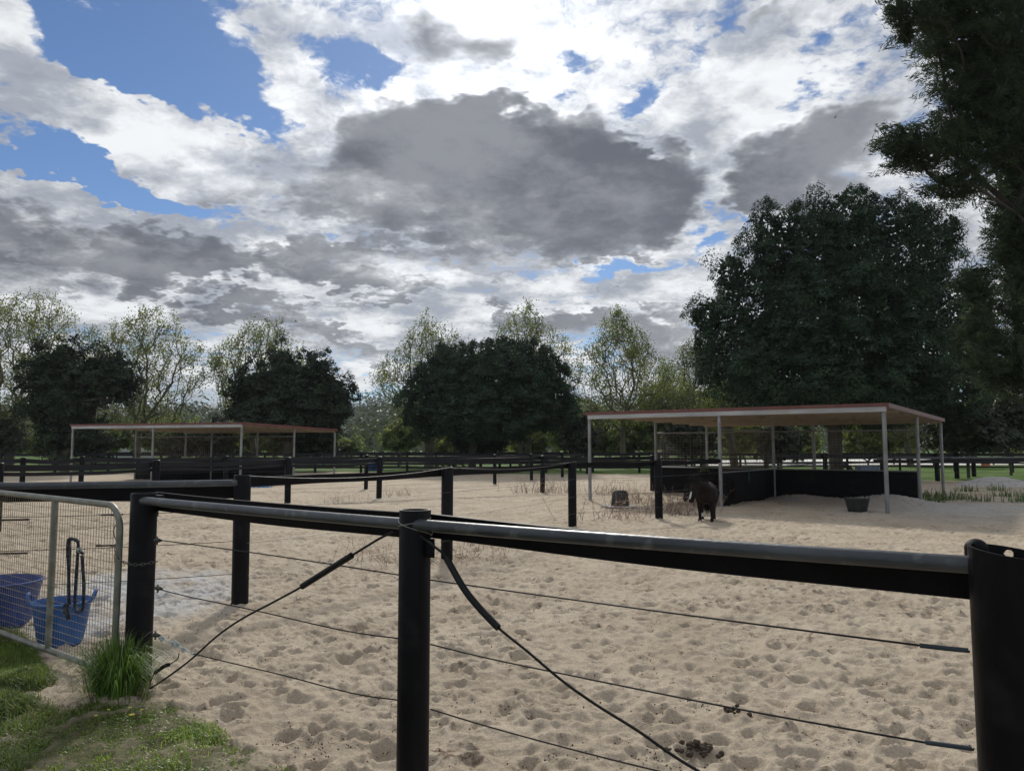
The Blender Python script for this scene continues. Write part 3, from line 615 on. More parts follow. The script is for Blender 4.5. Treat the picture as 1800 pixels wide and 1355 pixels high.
back('long black three-rail fence along the lawn behind the sand, left to centre', [(-33, 44.5), (-12, 46.5), (10.5, 46)])
back('second three-rail fence farther back on the lawn, just in front of the tree row', [(-34, 57), (14, 58.5)])
back('black three-rail fence behind the right shelter and under the huge fig', [(8.5, 44), (22, 50.0), (30.5, 46.5), (44, 42)], rails=((0, .14), (-.30, .09), (-.55, .09), (-.8, .09)))
back('nearer black rail fence between the right shelter and its big tree', [(11, 33), (19.5, 35.0), (24.2, 40), (34, 37.5)], h=1.25, rails=((0, .14), (-.32, .08)), r=.11)
# --- gate ---
LX = (-2.56, 5.02); GD = Vector((HG[0] + .1 - LX[0], HG[1] - .05 - LX[1], 0)); GL = GD.length; GD.normalize()
gt_ = thing('mesh_gate', 'tubular steel gate with square wire mesh and a rounded corner, at the left edge', 'gate', (LX[0], LX[1], 0))
def gpnt(s, z): return Vector((LX[0], LX[1], 0)) + GD * s + Vector((0, 0, z + s * .012))
TP, BT, rc = 1.165, .095, .16
fr = [gpnt(GL, BT), gpnt(GL * .5, BT), gpnt(rc * .3, BT), gpnt(.02, BT + .04), gpnt(.005, .5), gpnt(.005, TP - rc)]
fr += [gpnt(.005 + rc * (1 - math.cos(a)), TP - rc + rc * math.sin(a)) for a in np.linspace(.15, math.pi / 2, 7)]
fr += [gpnt(GL * .5, TP), gpnt(GL, TP)]
MB().tube(fr, .021, 14, closed=True).build('gate_frame', M['gatepipe'], gt_)
MB().tube([gpnt(.93, BT), gpnt(.93, TP)], .021, 12).build('gate_brace', M['gatepipe'], gt_)
MB().tube([gpnt(2.0, BT), gpnt(2.0, TP)], .021, 12).build('gate_brace', M['gatepipe'], gt_)
mb = MB(); nn = Vector((-GD.y, GD.x, 0)) * .004
s_ = .05
while s_ < GL - .02:
    zt = TP if s_ > rc else TP - rc + math.sqrt(max(0, rc * rc - (rc - s_) ** 2)); mb.tube([gpnt(s_, BT), gpnt(s_, zt)], .0017, 4, cap=False); s_ += .0375
z_ = BT + .05
while z_ < TP:
    mb.tube([gpnt(.01 if z_ < TP - rc else .03, z_) + nn, gpnt(GL, z_) + nn], .0017, 4, cap=False); z_ += .05
mb.build('wire_mesh', M['mesh'], gt_)
# chain with clip that holds the gate shut
ch = thing('latch_chain', 'dark chain and snap hook holding the mesh gate to the fence post', 'chain', (LX[0], LX[1], .9))
mb = MB()
def link(c, d, up, L=.016, r=.0026):
    d = d.normalized(); up = (up - d * up.dot(d)).normalized(); pts = [c + d * math.cos(a) * L + up * math.sin(a) * L * .55 for a in np.linspace(0, 2 * math.pi, 11)[:-1]]; mb.tube(pts, r, 6, closed=True)
PV = Vector((P0[0], P0[1], 0)) - offs(P0, P2, .10)
g0 = ONP(217, 955, A3, B3) - offs(P0, P2, .03); path = [g0 + Vector((0, 0, 0)), ONP(222, 968, A3, B3) - offs(P0, P2, .06)]
for (px, py, o_) in ((230, 978, .08), (240, 985, .085), (252, 989, .08), (264, 990, .06), (275, 987, .0)): path.append(ONP(px, py, A3, B3) - offs(P0, P2, o_ - .0))
sp_ = smooth_path(path, 8); acc = 0; k = 0
for i in range(1, len(sp_)):
    acc += (sp_[i] - sp_[i - 1]).length
    if acc > .022: link(sp_[i], sp_[i] - sp_[i - 1], Vector((0, 0, 1)) if k % 2 else Vector((.6, -.8, 0))); acc = 0; k += 1
for i in range(5): link(ONP(213, 958, A3, B3) - offs(P0, P2, .035) + Vector((0, 0, -.024 * i)), Vector((0, 0, 1)), Vector((1, 0, 0)) if i % 2 else Vector((0, 1, 0)))
mb.build('chain_links', M['chain'], ch)
mb = MB(); c = ONP(214, 934, A3, B3) - offs(P0, P2, .035)
mb.tube(smooth_path([c + Vector((x * .018, 0, z * .045)) for x, z in ((0, -1), (.8, -.6), (1, .1), (.7, .8), (0, 1), (-.8, .7), (-1, 0), (-.5, -.8), (0, -1))], 3), .0035, 6); mb.build('snap_hook', M['chain'], ch)
# rope folded over the gate
M['rope'] = surf('navy flecked rope', (.014, .018, .026), (.11, .13, .15), rough=.9, scale=45, lo=.45, hi=.75, bump=.6, bscale=120)
GA, GB_ = Vector((LX[0], LX[1], 0)) - Vector((-GD.y, GD.x, 0)) * -.0, Vector((LX[0], LX[1], 0)) + GD * GL
def ong(px, py, o=.03):
    p_ = ONP(px, py, GA, GB_); n_ = Vector((-GD.y, GD.x, 0)); n_ = n_ if n_.dot(p_) < 0 else -n_; return p_ + n_ * o
rp = thing('lead_rope', 'navy and white lead rope looped over the mesh of the gate', 'rope', tuple(ong(140, 950)))
MB().tube(smooth_path([ong(130, 1062), ong(129, 1020), ong(130, 975), ong(134, 950, .045), ong(140, 946, .05), ong(145, 952), ong(141, 985, .02), ong(138, 1030, .02), ong(140, 1066, .03), ong(148, 1073), ong(154, 1064), ong(155, 1020), ong(152, 975)]), .0105, 10).build('rope', M['rope'], rp)
MB().tube(smooth_path([ong(144, 950), ong(136, 948, .06), ong(134, 1000, .05), ong(135, 1060, .05)]), .0105, 10).build('rope', M['rope'], rp)
mb = MB(); mb.tube([ong(128, 1060, .045), ong(130, 1072, .05), ong(133, 1086, .045)], [.017, .021, .012], 10); mb.tube([ong(147, 968, .04), ong(152, 966, .05), ong(157, 972, .04)], [.012, .017, .008], 10); mb.build('knot', M['rope'], rp)
mb = MB()
for k in range(16):
    a = k * 2.4; c = ong(154, 966, .05); mb.tube([c, c + Vector((math.cos(a) * .02, -.01, math.sin(a) * .018 + .006))], .0022, 4)
mb.build('frayed_end', M['insul'], rp)
# ------------------------------------------------------------------ horse shelters
def shelter(B, ang_, W, D, m_, hf, hb, label, wall_h, right):
    fd = Vector((math.cos(ang_), -math.sin(ang_), 0)); dd = Vector((math.sin(ang_), math.cos(ang_), 0)); Bv = Vector((*B, 0))
    def P(u, v, z=0.0): return Bv - fd * W * (1 - u) + dd * D * v + Vector((0, 0, z))
    def rz(v): return hf + (hb - hf) * v
    c = P(.5, .5); s_ = thing('horse_shelter', label, 'shelter', (c.x, c.y, 0), 'open horse shelters')
    o = .06 / D; e = .10 / W
    def slab(u0, u1, v0, v1, zt, zb):
        vs = [P(u, v, rz(v) + z) for z in (zb, zt) for (u, v) in ((u0, v0), (u1, v0), (u1, v1), (u0, v1))]
        return vs, [(3, 2, 1, 0), (4, 5, 6, 7), (0, 1, 5, 4), (1, 2, 6, 5), (2, 3, 7, 6), (3, 0, 4, 7)]
    mb = MB(); mb.add(*slab(-e, 1 + e, -o, 1 + o, .0, -.02))
    n_ = 46                              # ribs of the sheet, running front to back
    for k in range(n_):
        u = -e + (1 + 2 * e) * (k + .5) / n_; mb.beam(P(u, -o + .002, rz(-o) - .028), P(u, 1 + o - .002, rz(1 + o) - .028), .03, .016)
    ro = mb.build('roof_sheet', M['ceil'], s_, smooth=False)
    mb = MB(); f0 = P(-e, -o, rz(0)) - dd * .012; f1 = P(1 + e, -o, rz(0)) - dd * .012
    mb.beam(f0 + Vector((0, 0, .0)), f1 + Vector((0, 0, .0)), .02, .085)
    mb.beam(P(1 + e, -o, rz(0)) + fd * .012 + Vector((0, 0, -.012)), P(1 + e, 1 + o, rz(1)) + fd * .012 + Vector((0, 0, -.012)), .02, .11)
    mb.beam(P(-e, -o, rz(0)) - fd * .012, P(-e, 1 + o, rz(1)) - fd * .012, .02, .085)
    mb.beam(P(-e, 1 + o, rz(1)) + dd * .012, P(1 + e, 1 + o, rz(1)) + dd * .012, .02, .085)
    mb.build('red_flashing', M['red'], s_, smooth=False)
    mb = MB(); mb.beam(P(-e + .01, 0, rz(0) - .102) - dd * .055, P(1 + e - .004, 0, rz(0) - .102) - dd * .055, .05, .115); mb.build('front_beam', M['white'], s_, smooth=False, bevel=.006)
    mb = MB()
    for v in (.17, .335, m_, .66, .83, .985): mb.beam(P(-e * .5, v, rz(v) - .078), P(1 + e * .5, v, rz(v) - .078), .045, .066)
    mb.build('purlins', M['ceil'], s_, smooth=False)
    for v in (0, m_, 1):
        for u in (0, .5, 1):
            q_ = P(u, v); tl = Vector((random.uniform(-.03, .03), random.uniform(-.03, .03), 0)) * (.5 if v else .3)
            MB().tube([P(u, v, -.15), P(u, v, .9) + tl * .5, P(u, v, rz(v) - (.16 if v == 0 else .11))], .048, 14).build('post', M['galv'], s_)
    def wall(a, b, zb=0.0):
        mb = MB(); mb.beam(Vector((a.x, a.y, wall_h / 2 - .05)), Vector((b.x, b.y, wall_h / 2 - .05)), .03, wall_h + .1); w = mb.build('kick_wall', M['wallr'], s_, smooth=False)
        mb = MB(); mb.tube([Vector((a.x, a.y, wall_h + .02)), Vector((b.x, b.y, wall_h + .02))], .018, 8); mb.build('top_rail', M['galv'], w)
        mb = MB(); zt = 2.02; L_ = (b - a).length; d_ = (b - a).normalized()
        k = 0.0
        while k <= L_: mb.tube([a + d_ * k + Vector((0, 0, wall_h + .04)), a + d_ * k + Vector((0, 0, zt))], .0035, 3, cap=False); k += .12
        z = wall_h + .08
        while z < zt: mb.tube([Vector((a.x, a.y, z)), Vector((b.x, b.y, z))], .0035, 3, cap=False); z += .085
        p_ = mb.build('wire_panel', M['mesh'], s_)
        MB().tube([Vector((a.x, a.y, zt)), Vector((b.x, b.y, zt))], .02, 8).build('top_rail', M['galv'], s_)
    wall(P(.5, .012), P(.5, m_ - .01)); wall(P(.5 + .006, m_), P(1 - .006, m_)); wall(P(.006, m_), P(.5 - .006, m_))
    if right:
        mb = MB(); mb.tube([P(.5, m_ + .01, .95), P(.5, .97, .95)], .02, 8); mb.build('top_rail', M['galv'], s_)
    return P
PR = shelter((8.62, 17.59), SA, 7.93, 8.68, .496, 2.523, 2.422, 'larger nearer open shelter with red-edged flat roof on grey poles, ponies beside its middle post', .86, True)
PL = shelter((-10.91, 30.67), R(19.46), 9.07, 6.81, .518, 2.505, 2.375, 'smaller-looking distant red-edged open shelter at the left, behind the fences', .98, False)
# ------------------------------------------------------------------ tubs, nets and other loose things
def tub(name, label, cat, c, rt, rb, h, mat, handles=True, ha=0.0, rim=.014, hl='handle', sides=40, tilt=0.0, group=None):
    t_ = thing(name, label, cat, c, group); t_.rotation_euler = (0, tilt, ha)
    mb = MB(); prof = [(.001, .012), (rb - .01, .010), (rb, 0.0), (rb + (rt - rb) * .5 + .006, h * .5), (rt, h - .02), (rt + rim, h - .012), (rt + rim, h), (rt, h + .003), (rt - .012, h - .02), (rb - .006 + (rt - rb) * .5, h * .5), (rb - .014, .02), (.001, .02)]
    mb.lathe(prof, sides); b_ = mb.build('tub_body', M[mat], t_, local=True)
    if handles:
        for sg in (-1, 1):
            pts = [(sg * (rt + .002), -.075, h - .015), (sg * (rt + .02), -.065, h + .035), (sg * (rt + .03), -.03, h + .065), (sg * (rt + .03), .03, h + .065), (sg * (rt + .02), .065, h + .035), (sg * (rt + .002), .075, h - .015)]
            MB().tube(smooth_path([Vector(p_) for p_ in pts], 4), .011, 8).build(hl, M[mat], t_, local=True)
    return t_
c = G(106, 1132); tub('flexible_tub', 'bright blue flexible tub with two handles behind the gate', 'tub', (c.x, c.y, .01), .205, .155, .33, 'blue', ha=.35)
c = G(-8, 1100); tub('large_tub', 'big indigo blue tub cut off by the left edge, behind the gate mesh', 'tub', (c.x, c.y, .01), .34, .26, .38, 'navy', handles=False)
c = G(1090, 892); c.z = gh(c.x, c.y)
sl = MB(); sl.box((c.x, c.y, c.z + .035), (.78, .6, .035), rz=.25); props(sl.build('ground_slab', M['slab'], smooth=False, bevel=.005), 'pale grey board lying on the sand under the upturned feed tub', 'board')
t_ = thing('upturned_tub', 'black feed tub turned upside down on a pale board', 'tub', (c.x, c.y, c.z + .053))
MB().lathe([(.245, 0), (.24, .02), (.205, .30), (.17, .375), (.15, .385), (.13, .372), (.001, .37)], 9).build('tub_body', M['blk'], t_, local=True, smooth=False)
c = G(1507, 894, .10); tub('feed_tub', 'black rubber tub with loop handles standing in the right shelter', 'tub', (c.x, c.y, gh(c.x, c.y) + .0), .27, .20, .31, 'blk', ha=.3)
# trough
c = G(461, 856); t_ = thing('water_trough', 'light blue oblong trough at the front of the distant shelter', 'trough', (c.x, c.y, gh(c.x, c.y)))
mb = MB(); w_, l_, h_ = .26, .34, .17
outer = [(-l_, -w_), (l_, -w_), (l_, w_), (-l_, w_)]
vs = [(x * .92, y * .92, 0) for x, y in outer] + [(x, y, h_) for x, y in outer] + [(x * .9, y * .88, h_) for x, y in outer] + [(x * .84, y * .8, .03) for x, y in outer]
fs = [(3, 2, 1, 0), (12, 13, 14, 15)] + [(a + 4 * k, (a + 1) % 4 + 4 * k, (a + 1) % 4 + 4 * k + 4, a + 4 * k + 4) for k in range(3) for a in range(4)]
mb.add(vs, fs).build('trough_body', M['sky_blue'], t_, local=True, bevel=.01)
# blue drums far back on the lawn
for i, (px, lab) in enumerate(((652, 'left of the two blue drums standing on the far lawn'), (666, 'right of the two blue drums standing on the far lawn'))):
    c = G(px, 827); t_ = thing('blue_drum', lab, 'drum', (c.x, c.y, 0), 'blue drums on the lawn')
    MB().lathe([(.001, 0), (.27, 0), (.285, .04), (.28, .3), (.29, .33), (.28, .36), (.28, .6), (.29, .63), (.28, .66), (.28, .86), (.26, .9), (.22, .9), (.001, .88)], 18).build('drum_body', M['blue'], t_, local=True)
c = G(1733, 822); t_ = thing('orange_drum', 'small rust-orange drum beyond the rail fence on the right', 'drum', (c.x, c.y, 0))
MB().lathe([(.001, 0), (.3, 0), (.3, .3), (.31, .33), (.3, .36), (.3, .75), (.27, .8), (.001, .78)], 16).build('drum_body', M['rust'], t_, local=True)
# dark trestle / jump stand under the trees
c = G(785, 828); t_ = thing('trestle', 'dark timber trestle standing on the lawn under the round fig', 'trestle', (c.x, c.y, 0))
mb = MB(); mb.box((0, 0, .72), (1.5, .35, .09), ry=.0); mb.build('trestle_top', M['timber'], t_, local=True)
for sx in (-.6, -.25, .15, .55):
    MB().beam((sx - .08, -.2, 0), (sx, 0, .7), .07, .07).build('leg', M['timber'], t_, local=True); MB().beam((sx + .08, .25, 0), (sx, 0.02, .7), .07, .07).build('leg', M['timber'], t_, local=True)
MB().beam((.55, 0, .95), (1.25, .1, .12), .08, .12).build('brace', M['timber'], t_, local=True)
# hay nets
def net(label, c, w, h, mat, seed):
    t_ = thing('hay_net', label, 'hay net', c, 'hay nets hung on the shelter walls'); rr = random.Random(seed); mb = MB()
    for k in range(13):
        a0 = rr.uniform(-1, 1); pts = [Vector((a0 * w * (.18 + .82 * math.sin(math.pi * min(1, .12 + i / 7))) + rr.uniform(-.015, .015), -.05 - .05 * math.sin(math.pi * i / 8), -h * i / 8)) for i in range(9)]
        mb.tube(pts, rr.uniform(.007, .013), 5)
    for i in range(1, 8):
        ww = w * (.18 + .82 * math.sin(math.pi * min(1, .12 + i / 8))); mb.tube([Vector((ww * math.sin(a) * 1.0, -.05 - .06 * math.cos(a), -h * i / 8 + rr.uniform(-.01, .01))) for a in np.linspace(-1.5, 1.5, 7)], .006, 4)
    mb.build('netting', M[mat], t_, local=True)
    mb = MB(); mb.tube([Vector((0, 0, .03)), Vector((0, -.03, -.02)), Vector((0, -.05, -.06))], .010, 6); mb.build('draw_cord', M[mat], t_, local=True); return t_
c = AT(1200, 822, PR(.32, .496).y - .03); k_ = PR(.215, .49); n1 = net('pale green hay net with hay, hanging on the left part of the shelter wall', (k_.x, k_.y - .05, .93), .19, .62, 'netg', 1)
mb = MB(); rr = random.Random(4)
for k in range(90):
    p_ = Vector((rr.gauss(0, .09), -.06 + rr.gauss(0, .03), -.12 - abs(rr.gauss(0, .14)))); d_ = Vector((rr.gauss(0, 1), rr.gauss(0, .6), rr.gauss(0, 1))).normalized() * .08; mb.tube([p_ - d_, p_ + d_], .004, 3)
mb.build('hay', M['netg'], n1, local=True)
k_ = ONP(1318, 830, PR(.5, 0), PR(.5, .496)); net('teal hay net hanging empty over the dark partition wall', (k_.x - .06, k_.y - .02, .90), .12, .55, 'net', 3).rotation_euler = (0, 0, -.9)
# tyre and box by the big trunk
t_ = thing('old_tyre', 'black tyre leaning on the trunk of the huge fig', 'tyre', (15.0, 34.3, .42)); t_.rotation_euler = (R(80), 0, .2)
MB().tube([Vector((.29 * math.cos(a), .29 * math.sin(a), 0)) for a in np.linspace(0, 2 * math.pi, 25)[:-1]], .10, 10, closed=True).build('tyre_ring', M['tyre'], t_, local=True)
bx = MB(); bx.box((16.1, 34.6, .33), (.85, .6, .62)); bx.box((16.1, 34.6, .665), (.9, .65, .05)); props(bx.build('storage_box', M['greybox'], smooth=False, bevel=.02), 'blue-grey lidded box on the ground right of the huge fig trunk', 'box')
# sand pile
q = G(1752, 853); th_ = np.linspace(0, 2 * np.pi, 60)[:-1]; rr_ = np.linspace(0, 1, 18); TT, RR2 = np.meshgrid(th_, rr_, indexing='ij')
sx, sy = 1.75, 1.1; X = q.x + np.cos(TT) * RR2 * sx; Y = q.y + np.sin(TT) * RR2 * sy
Z = .38 * np.clip(1 - RR2 ** 1.7, 0, 1) * (1 + .5 * fbm(X, Y, 1.2, 3, 44)) + .05 * fbm(X, Y, 4, 3, 45) - .03
idx = np.arange(X.size).reshape(X.shape); i2 = np.roll(idx, -1, 0); fq = np.stack([idx[:, :-1], idx[:, 1:], i2[:, 1:], i2[:, :-1]], -1).reshape(-1, 4)
props(np_mesh('sand_pile', np.stack([X.ravel(), Y.ravel(), Z.ravel()], 1), fq, M['pile'], None, True), 'low heap of pale sand on the right, before the rail fence', 'sand pile')
# pale shed far left behind the trees
t_ = thing('shed', 'small pale shed far off beyond the trees at left', 'shed', (-47, 92, 0)); MB().box((0, 0, 1.1), (6, 4, 2.2)).build('wall', M['shed'], t_, local=True, smooth=False)
mb = MB(); mb.add([(-3.2, -2.2, 2.21), (3.2, -2.2, 2.21), (3.2, 2.2, 2.21), (-3.2, 2.2, 2.21), (-3.2, 0, 2.9), (3.2, 0, 2.9)], [(0, 1, 5, 4), (2, 3, 4, 5), (0, 4, 3), (1, 2, 5)]); mb.build('roof', M['slab'], t_, local=True, smooth=False)
# horse droppings
def dung(label, px, py, n_, spread, seed):
    c = G(px, py); rr = random.Random(seed); mb = MB()
    for k in range(n_):
        x, y = rr.gauss(0, spread), rr.gauss(0, spread * .8); r_ = rr.uniform(.007, .016); z = .012 + r_ * .7 + max(0, .05 - .9 * math.hypot(x, y)) * rr.random()
        o_ = len(mb.v); prof = [(r_ * math.sin(a) + .0005, -r_ * .85 * math.cos(a)) for a in np.linspace(0, math.pi, 7)]; mb.lathe(prof, 9, (0, 0, 0)); rot = Matrix.Rotation(rr.random() * 6, 3, 'Z') @ Matrix.Rotation(rr.random() * 3, 3, 'X')
        for i in range(o_, len(mb.v)): v = rot @ (Vector(mb.v[i]) * (1 + .18 * mnoise.noise(Vector(mb.v[i]) * 60 + Vector((k, 0, 0))))); mb.v[i] = (v.x * 1.15 + c.x + x, v.y + c.y + y, v.z + z + .01)
    props(mb.build('dung_heap', M['dung']), label, 'droppings', 'horse droppings on the sand')
dung('largest dark heap of horse droppings on the sand at the bottom, beside the stay cable', 1222, 1328, 52, .052, 1)
dung('small scattered droppings on the sand, up and to the right of the largest heap', 1300, 1262, 10, .035, 2)
# ------------------------------------------------------------------ ponies
def capsules(caps, voxel=.016, smooth_=6):
    mb = MB()
    for (a, ra, b, rb) in caps:
        a, b = Vector(a), Vector(b); L_ = (b - a).length; n_ = max(1, int(L_ / (min(ra, rb) * .35)))
        d = (b - a).normalized() if L_ > 1e-6 else Vector((0, 0, 1)); pts, rs = [], []
        for s_ in np.linspace(-math.pi / 2, 0, 6)[:-1]: pts.append(a + d * math.sin(s_) * ra); rs.append(max(.0008, math.cos(s_) * ra))
        for i in range(n_ + 1): pts.append(a.lerp(b, i / n_)); rs.append(ra + (rb - ra) * i / n_)
        for s_ in np.linspace(0, math.pi / 2, 6)[1:]: pts.append(b + d * math.sin(s_) * rb); rs.append(max(.0008, math.cos(s_) * rb))
        mb.tube(pts, rs, 16)
    me = bpy.data.meshes.new('tmp'); me.from_pydata([tuple(v) for v in mb.v], [], mb.f); o = bpy.data.objects.new('tmp', me); COL.objects.link(o)
    r_ = o.modifiers.new('r', 'REMESH'); r_.mode = 'VOXEL'; r_.voxel_size = voxel
    s_ = o.modifiers.new('s', 'SMOOTH'); s_.iterations = smooth_; s_.factor = .5
    bpy.context.view_layer.update(); dg = bpy.context.evaluated_depsgraph_get(); res = bpy.data.meshes.new_from_object(o.evaluated_get(dg)); bpy.data.objects.remove(o, do_unlink=True)
    return res
def pony(label, loc, rz, coat, head_low, turn, white=False, seed=0, sc_=1.0):
    t_ = thing('pony', label, 'pony', loc, 'ponies by the shelter'); t_.rotation_euler = (0, 0, rz); t_.scale = (sc_, sc_ * 1.15, sc_ * 1.03)
    ct, st = math.cos(turn), math.sin(turn)
    def H(x, z, y=0.0):                   # head chain, swung round the withers
        dx = x - .36; return (.36 + dx * ct - y * st, dx * st + y * ct, z)
    if head_low: poll, brow, nose, chin = H(.66, .56), H(.70, .50), H(.83, .17), H(.79, .16)
    else: poll, brow, nose, chin = H(.66, .80), H(.70, .755), H(.86, .46), H(.815, .455)
    W1 = H(.40, .68)
    caps = [((.27, 0, .575), .185, (0, 0, .55), .205), ((0, 0, .55), .205, (-.28, 0, .60), .185), ((.20, 0, .70), .085, (.33, 0, .69), .09), ((-.30, 0, .62), .17, (-.36, 0, .56), .15),
            ((.30, 0, .60), .165, W1, .125), (W1, .125, poll, .078), ((.36, 0, .55), .14, (.33, 0, .52), .14), (poll, .075, brow, .082), (brow, .082, nose, .043), (H((.70 * 2 + .84) / 3 - .03, (brow[2] * 2 + nose[2]) / 3 - .03), .062, chin, .034), (nose, .043, chin, .036)]
    for y in (-.105, .105):
        fx = .03 if y > 0 else -.03
        caps += [((.27, y * .9, .50), .095, (.28 + fx * .4, y, .36), .052), ((.28 + fx * .4, y, .36), .050, (.285 + fx, y, .25), .040), ((.285 + fx, y, .25), .034, (.28 + fx * 1.2, y, .09), .027), ((.28 + fx * 1.2, y, .09), .031, (.31 + fx * 1.2, y, .04), .036), ((.31 + fx * 1.2, y, .04), .037, (.315 + fx * 1.2, y, .025), .040)]
        caps += [((-.34, y * .85, .55), .135, (-.27 - fx, y, .41), .085), ((-.27 - fx, y, .41), .078, (-.40 - fx, y, .28), .042), ((-.40 - fx, y, .28), .038, (-.385 - fx, y, .10), .028), ((-.385 - fx, y, .10), .031, (-.36 - fx, y, .04), .037), ((-.36 - fx, y, .04), .037, (-.355 - fx, y, .025), .040)]
    for s_ in (-1, 1):
        e0 = Vector(H(.655, poll[2] + .055, s_ * .045)); e1 = Vector(H(.665, poll[2] + .135, s_ * .065)); caps.append((tuple(e0), .026, tuple(e1), .009))
    me = capsules(caps, .0145, 5); me.name = 'pony_body'; me.materials.clear(); me.materials.append(M[coat]); me.polygons.foreach_set('use_smooth', [True] * len(me.polygons))
    o = bpy.data.objects.new('body', me); COL.objects.link(o); o.parent = t_
    rr = random.Random(seed); mb = MB()   # mane
    A, B = Vector((.16, 0, .785)), Vector(poll) + Vector((0, 0, .075)); C = Vector(brow) + (Vector(nose) - Vector(brow)) * .25 + Vector(H(.36 + .055, 0)) * 0
    for k in range(120):
        f = k / 119; base = A.lerp(B, f) + Vector((0, 0, .02 * math.sin(math.pi * f))) if f < .85 else B + Vector((rr.uniform(-.01, .03), rr.uniform(-.03, .03), .0))
        side = -1 if rr.random() < .75 else 1; ln = rr.uniform(.12, .23) if f < .85 else rr.uniform(.1, .17); fw = Vector(H(.36 + .07, 0)) - Vector((.36, 0, 0)) if f >= .85 else Vector((rr.uniform(-.02, .02), 0, 0))
        perp = Vector((-st, ct, 0)) * side
        mb.tube([base, base + perp * (.05 if f < .85 else .01) + fw * .6 + Vector((0, 0, .005)), base + perp * (.09 if f < .85 else .02) + fw * 1.0 + Vector((0, 0, -ln * .5)), base + perp * (.10 if f < .85 else .03) + fw * 1.05 + Vector((rr.uniform(-.02, .02), 0, -ln))], [.008, .011, .009, .002], 5)
    mb.build('mane', M['hair'], t_, local=True)
    mb = MB()
    for k in range(60):
        a = rr.gauss(0, .025); b_ = rr.gauss(0, .03); mb.tube([Vector((-.50, a * .5, .64)), Vector((-.56, a, .56)), Vector((-.58 + b_ * .4, a * 1.6, .36)), Vector((-.56 + b_, a * 1.9, rr.uniform(.10, .2)))], [.012, .014, .010, .002], 5)
    mb.build('tail', M['hair'], t_, local=True)
    for s_ in (-1, 1):
        e = Vector(H(.725, brow[2] - .045, s_ * .071)); MB().lathe([(.0005, -.012), (.009, -.008), (.0125, 0), (.009, .008), (.0005, .012)], 10, tuple(e)).build('eye', M['hair'], t_, local=True)
    if white:
        fw = Vector((ct, st, 0)); mb = MB(); p0 = Vector(brow).lerp(Vector(nose), .50); p1 = Vector(brow).lerp(Vector(nose), .97); ax = (p1 - p0).normalized(); up = (fw - ax * fw.dot(ax)).normalized(); sd_ = ax.cross(up)
        vs = []; n_ = 12
        for i in range(n_ + 1):
            f = i / n_; r_ = (.082 + (.043 - .082) * (.5 + .47 * f)) + .004; w = (.16 + .35 * math.sin(math.pi * f) + .2 * f) * .5
            for j in range(-3, 4): a = w * j / 3; vs.append(p0.lerp(p1, f) + (up * math.cos(a) + sd_ * math.sin(a)) * r_)
        mb.add(vs, [(i * 7 + j, i * 7 + j + 1, i * 7 + j + 8, i * 7 + j + 7) for i in range(n_) for j in range(6)]); mb.build('blaze', M['blaze'], t_, local=True)
        MB().tube([(-.385 + .03, -.105, .145), (-.383 + .03, -.105, .10), (-.36 + .03, -.105, .055)], [.029, .032, .038], 14).build('sock', M['blaze'], t_, local=True)
    return t_
c = G(1250, 919); pony('dark bay pony with a white blaze walking towards the camera beside the middle shelter post', (c.x - .02, c.y + .25, gh(c.x, c.y) - .01), R(-108), 'horse1', False, R(-26), True, 1, 1.0)
c = G(1238, 890); pony('black pony with lowered head standing behind the bay one, by the shelter wall', (c.x + .28, c.y + .3, gh(c.x, c.y) - .01), R(-158), 'horse2', True, R(10), False, 2, 1.12)
# ------------------------------------------------------------------ trees
def unit(n_, rng):
    v = rng.normal(size=(n_, 3)); return v / np.linalg.norm(v, axis=1, keepdims=True)
def leaves(P, size, rng, nrm=None, jit=1.0, aspect=.62, elong=1.0, droop=None):
    """one leaf per point: a bent diamond of two triangles"""
    n_ = len(P); N_ = unit(n_, rng) * jit
    if nrm is not None: N_ = N_ + nrm
    N_ /= np.linalg.norm(N_, axis=1, keepdims=True) + 1e-9
    T = unit(n_, rng) if droop is None else unit(n_, rng) * .5 + droop
    T = T - N_ * (T * N_).sum(1, keepdims=True); T /= np.linalg.norm(T, axis=1, keepdims=True) + 1e-9; B = np.cross(N_, T)
    s = size * rng.uniform(.6, 1.35, (n_, 1)); l = s * elong * .5; w = s * aspect * .5
    V = np.stack([P - T * l, P + B * w + N_ * s * .08, P + T * l, P - B * w + N_ * s * .08], 1).reshape(-1, 3)
    i = np.arange(n_)[:, None] * 4; return V, np.concatenate([i, i + 1, i + 2, i + 3], 1)
def prisms(A, B, ra, rb, k=5):
    D_ = B - A; L_ = np.linalg.norm(D_, axis=1, keepdims=True) + 1e-9; D_ = D_ / L_
    ref = np.where(np.abs(D_[:, 2:3]) < .9, np.array([[0, 0, 1.]]), np.array([[1., 0, 0]])); U = np.cross(D_, ref); U /= np.linalg.norm(U, axis=1, keepdims=True) + 1e-9; W_ = np.cross(D_, U)
    a = np.arange(k) * 2 * np.pi / k; ca, sa = np.cos(a)[None, :, None], np.sin(a)[None, :, None]
    R0 = A[:, None] + (U[:, None] * ca + W_[:, None] * sa) * ra[:, None, None]; R1 = B[:, None] + (U[:, None] * ca + W_[:, None] * sa) * rb[:, None, None]
    V = np.concatenate([R0, R1], 1).reshape(-1, 3); n_ = len(A); b = np.arange(n_)[:, None] * 2 * k; j = np.arange(k); j2 = (j + 1) % k
    Fq = np.stack([b + j, b + j2, b + k + j2, b + k + j], -1).reshape(-1, 4); return V, Fq
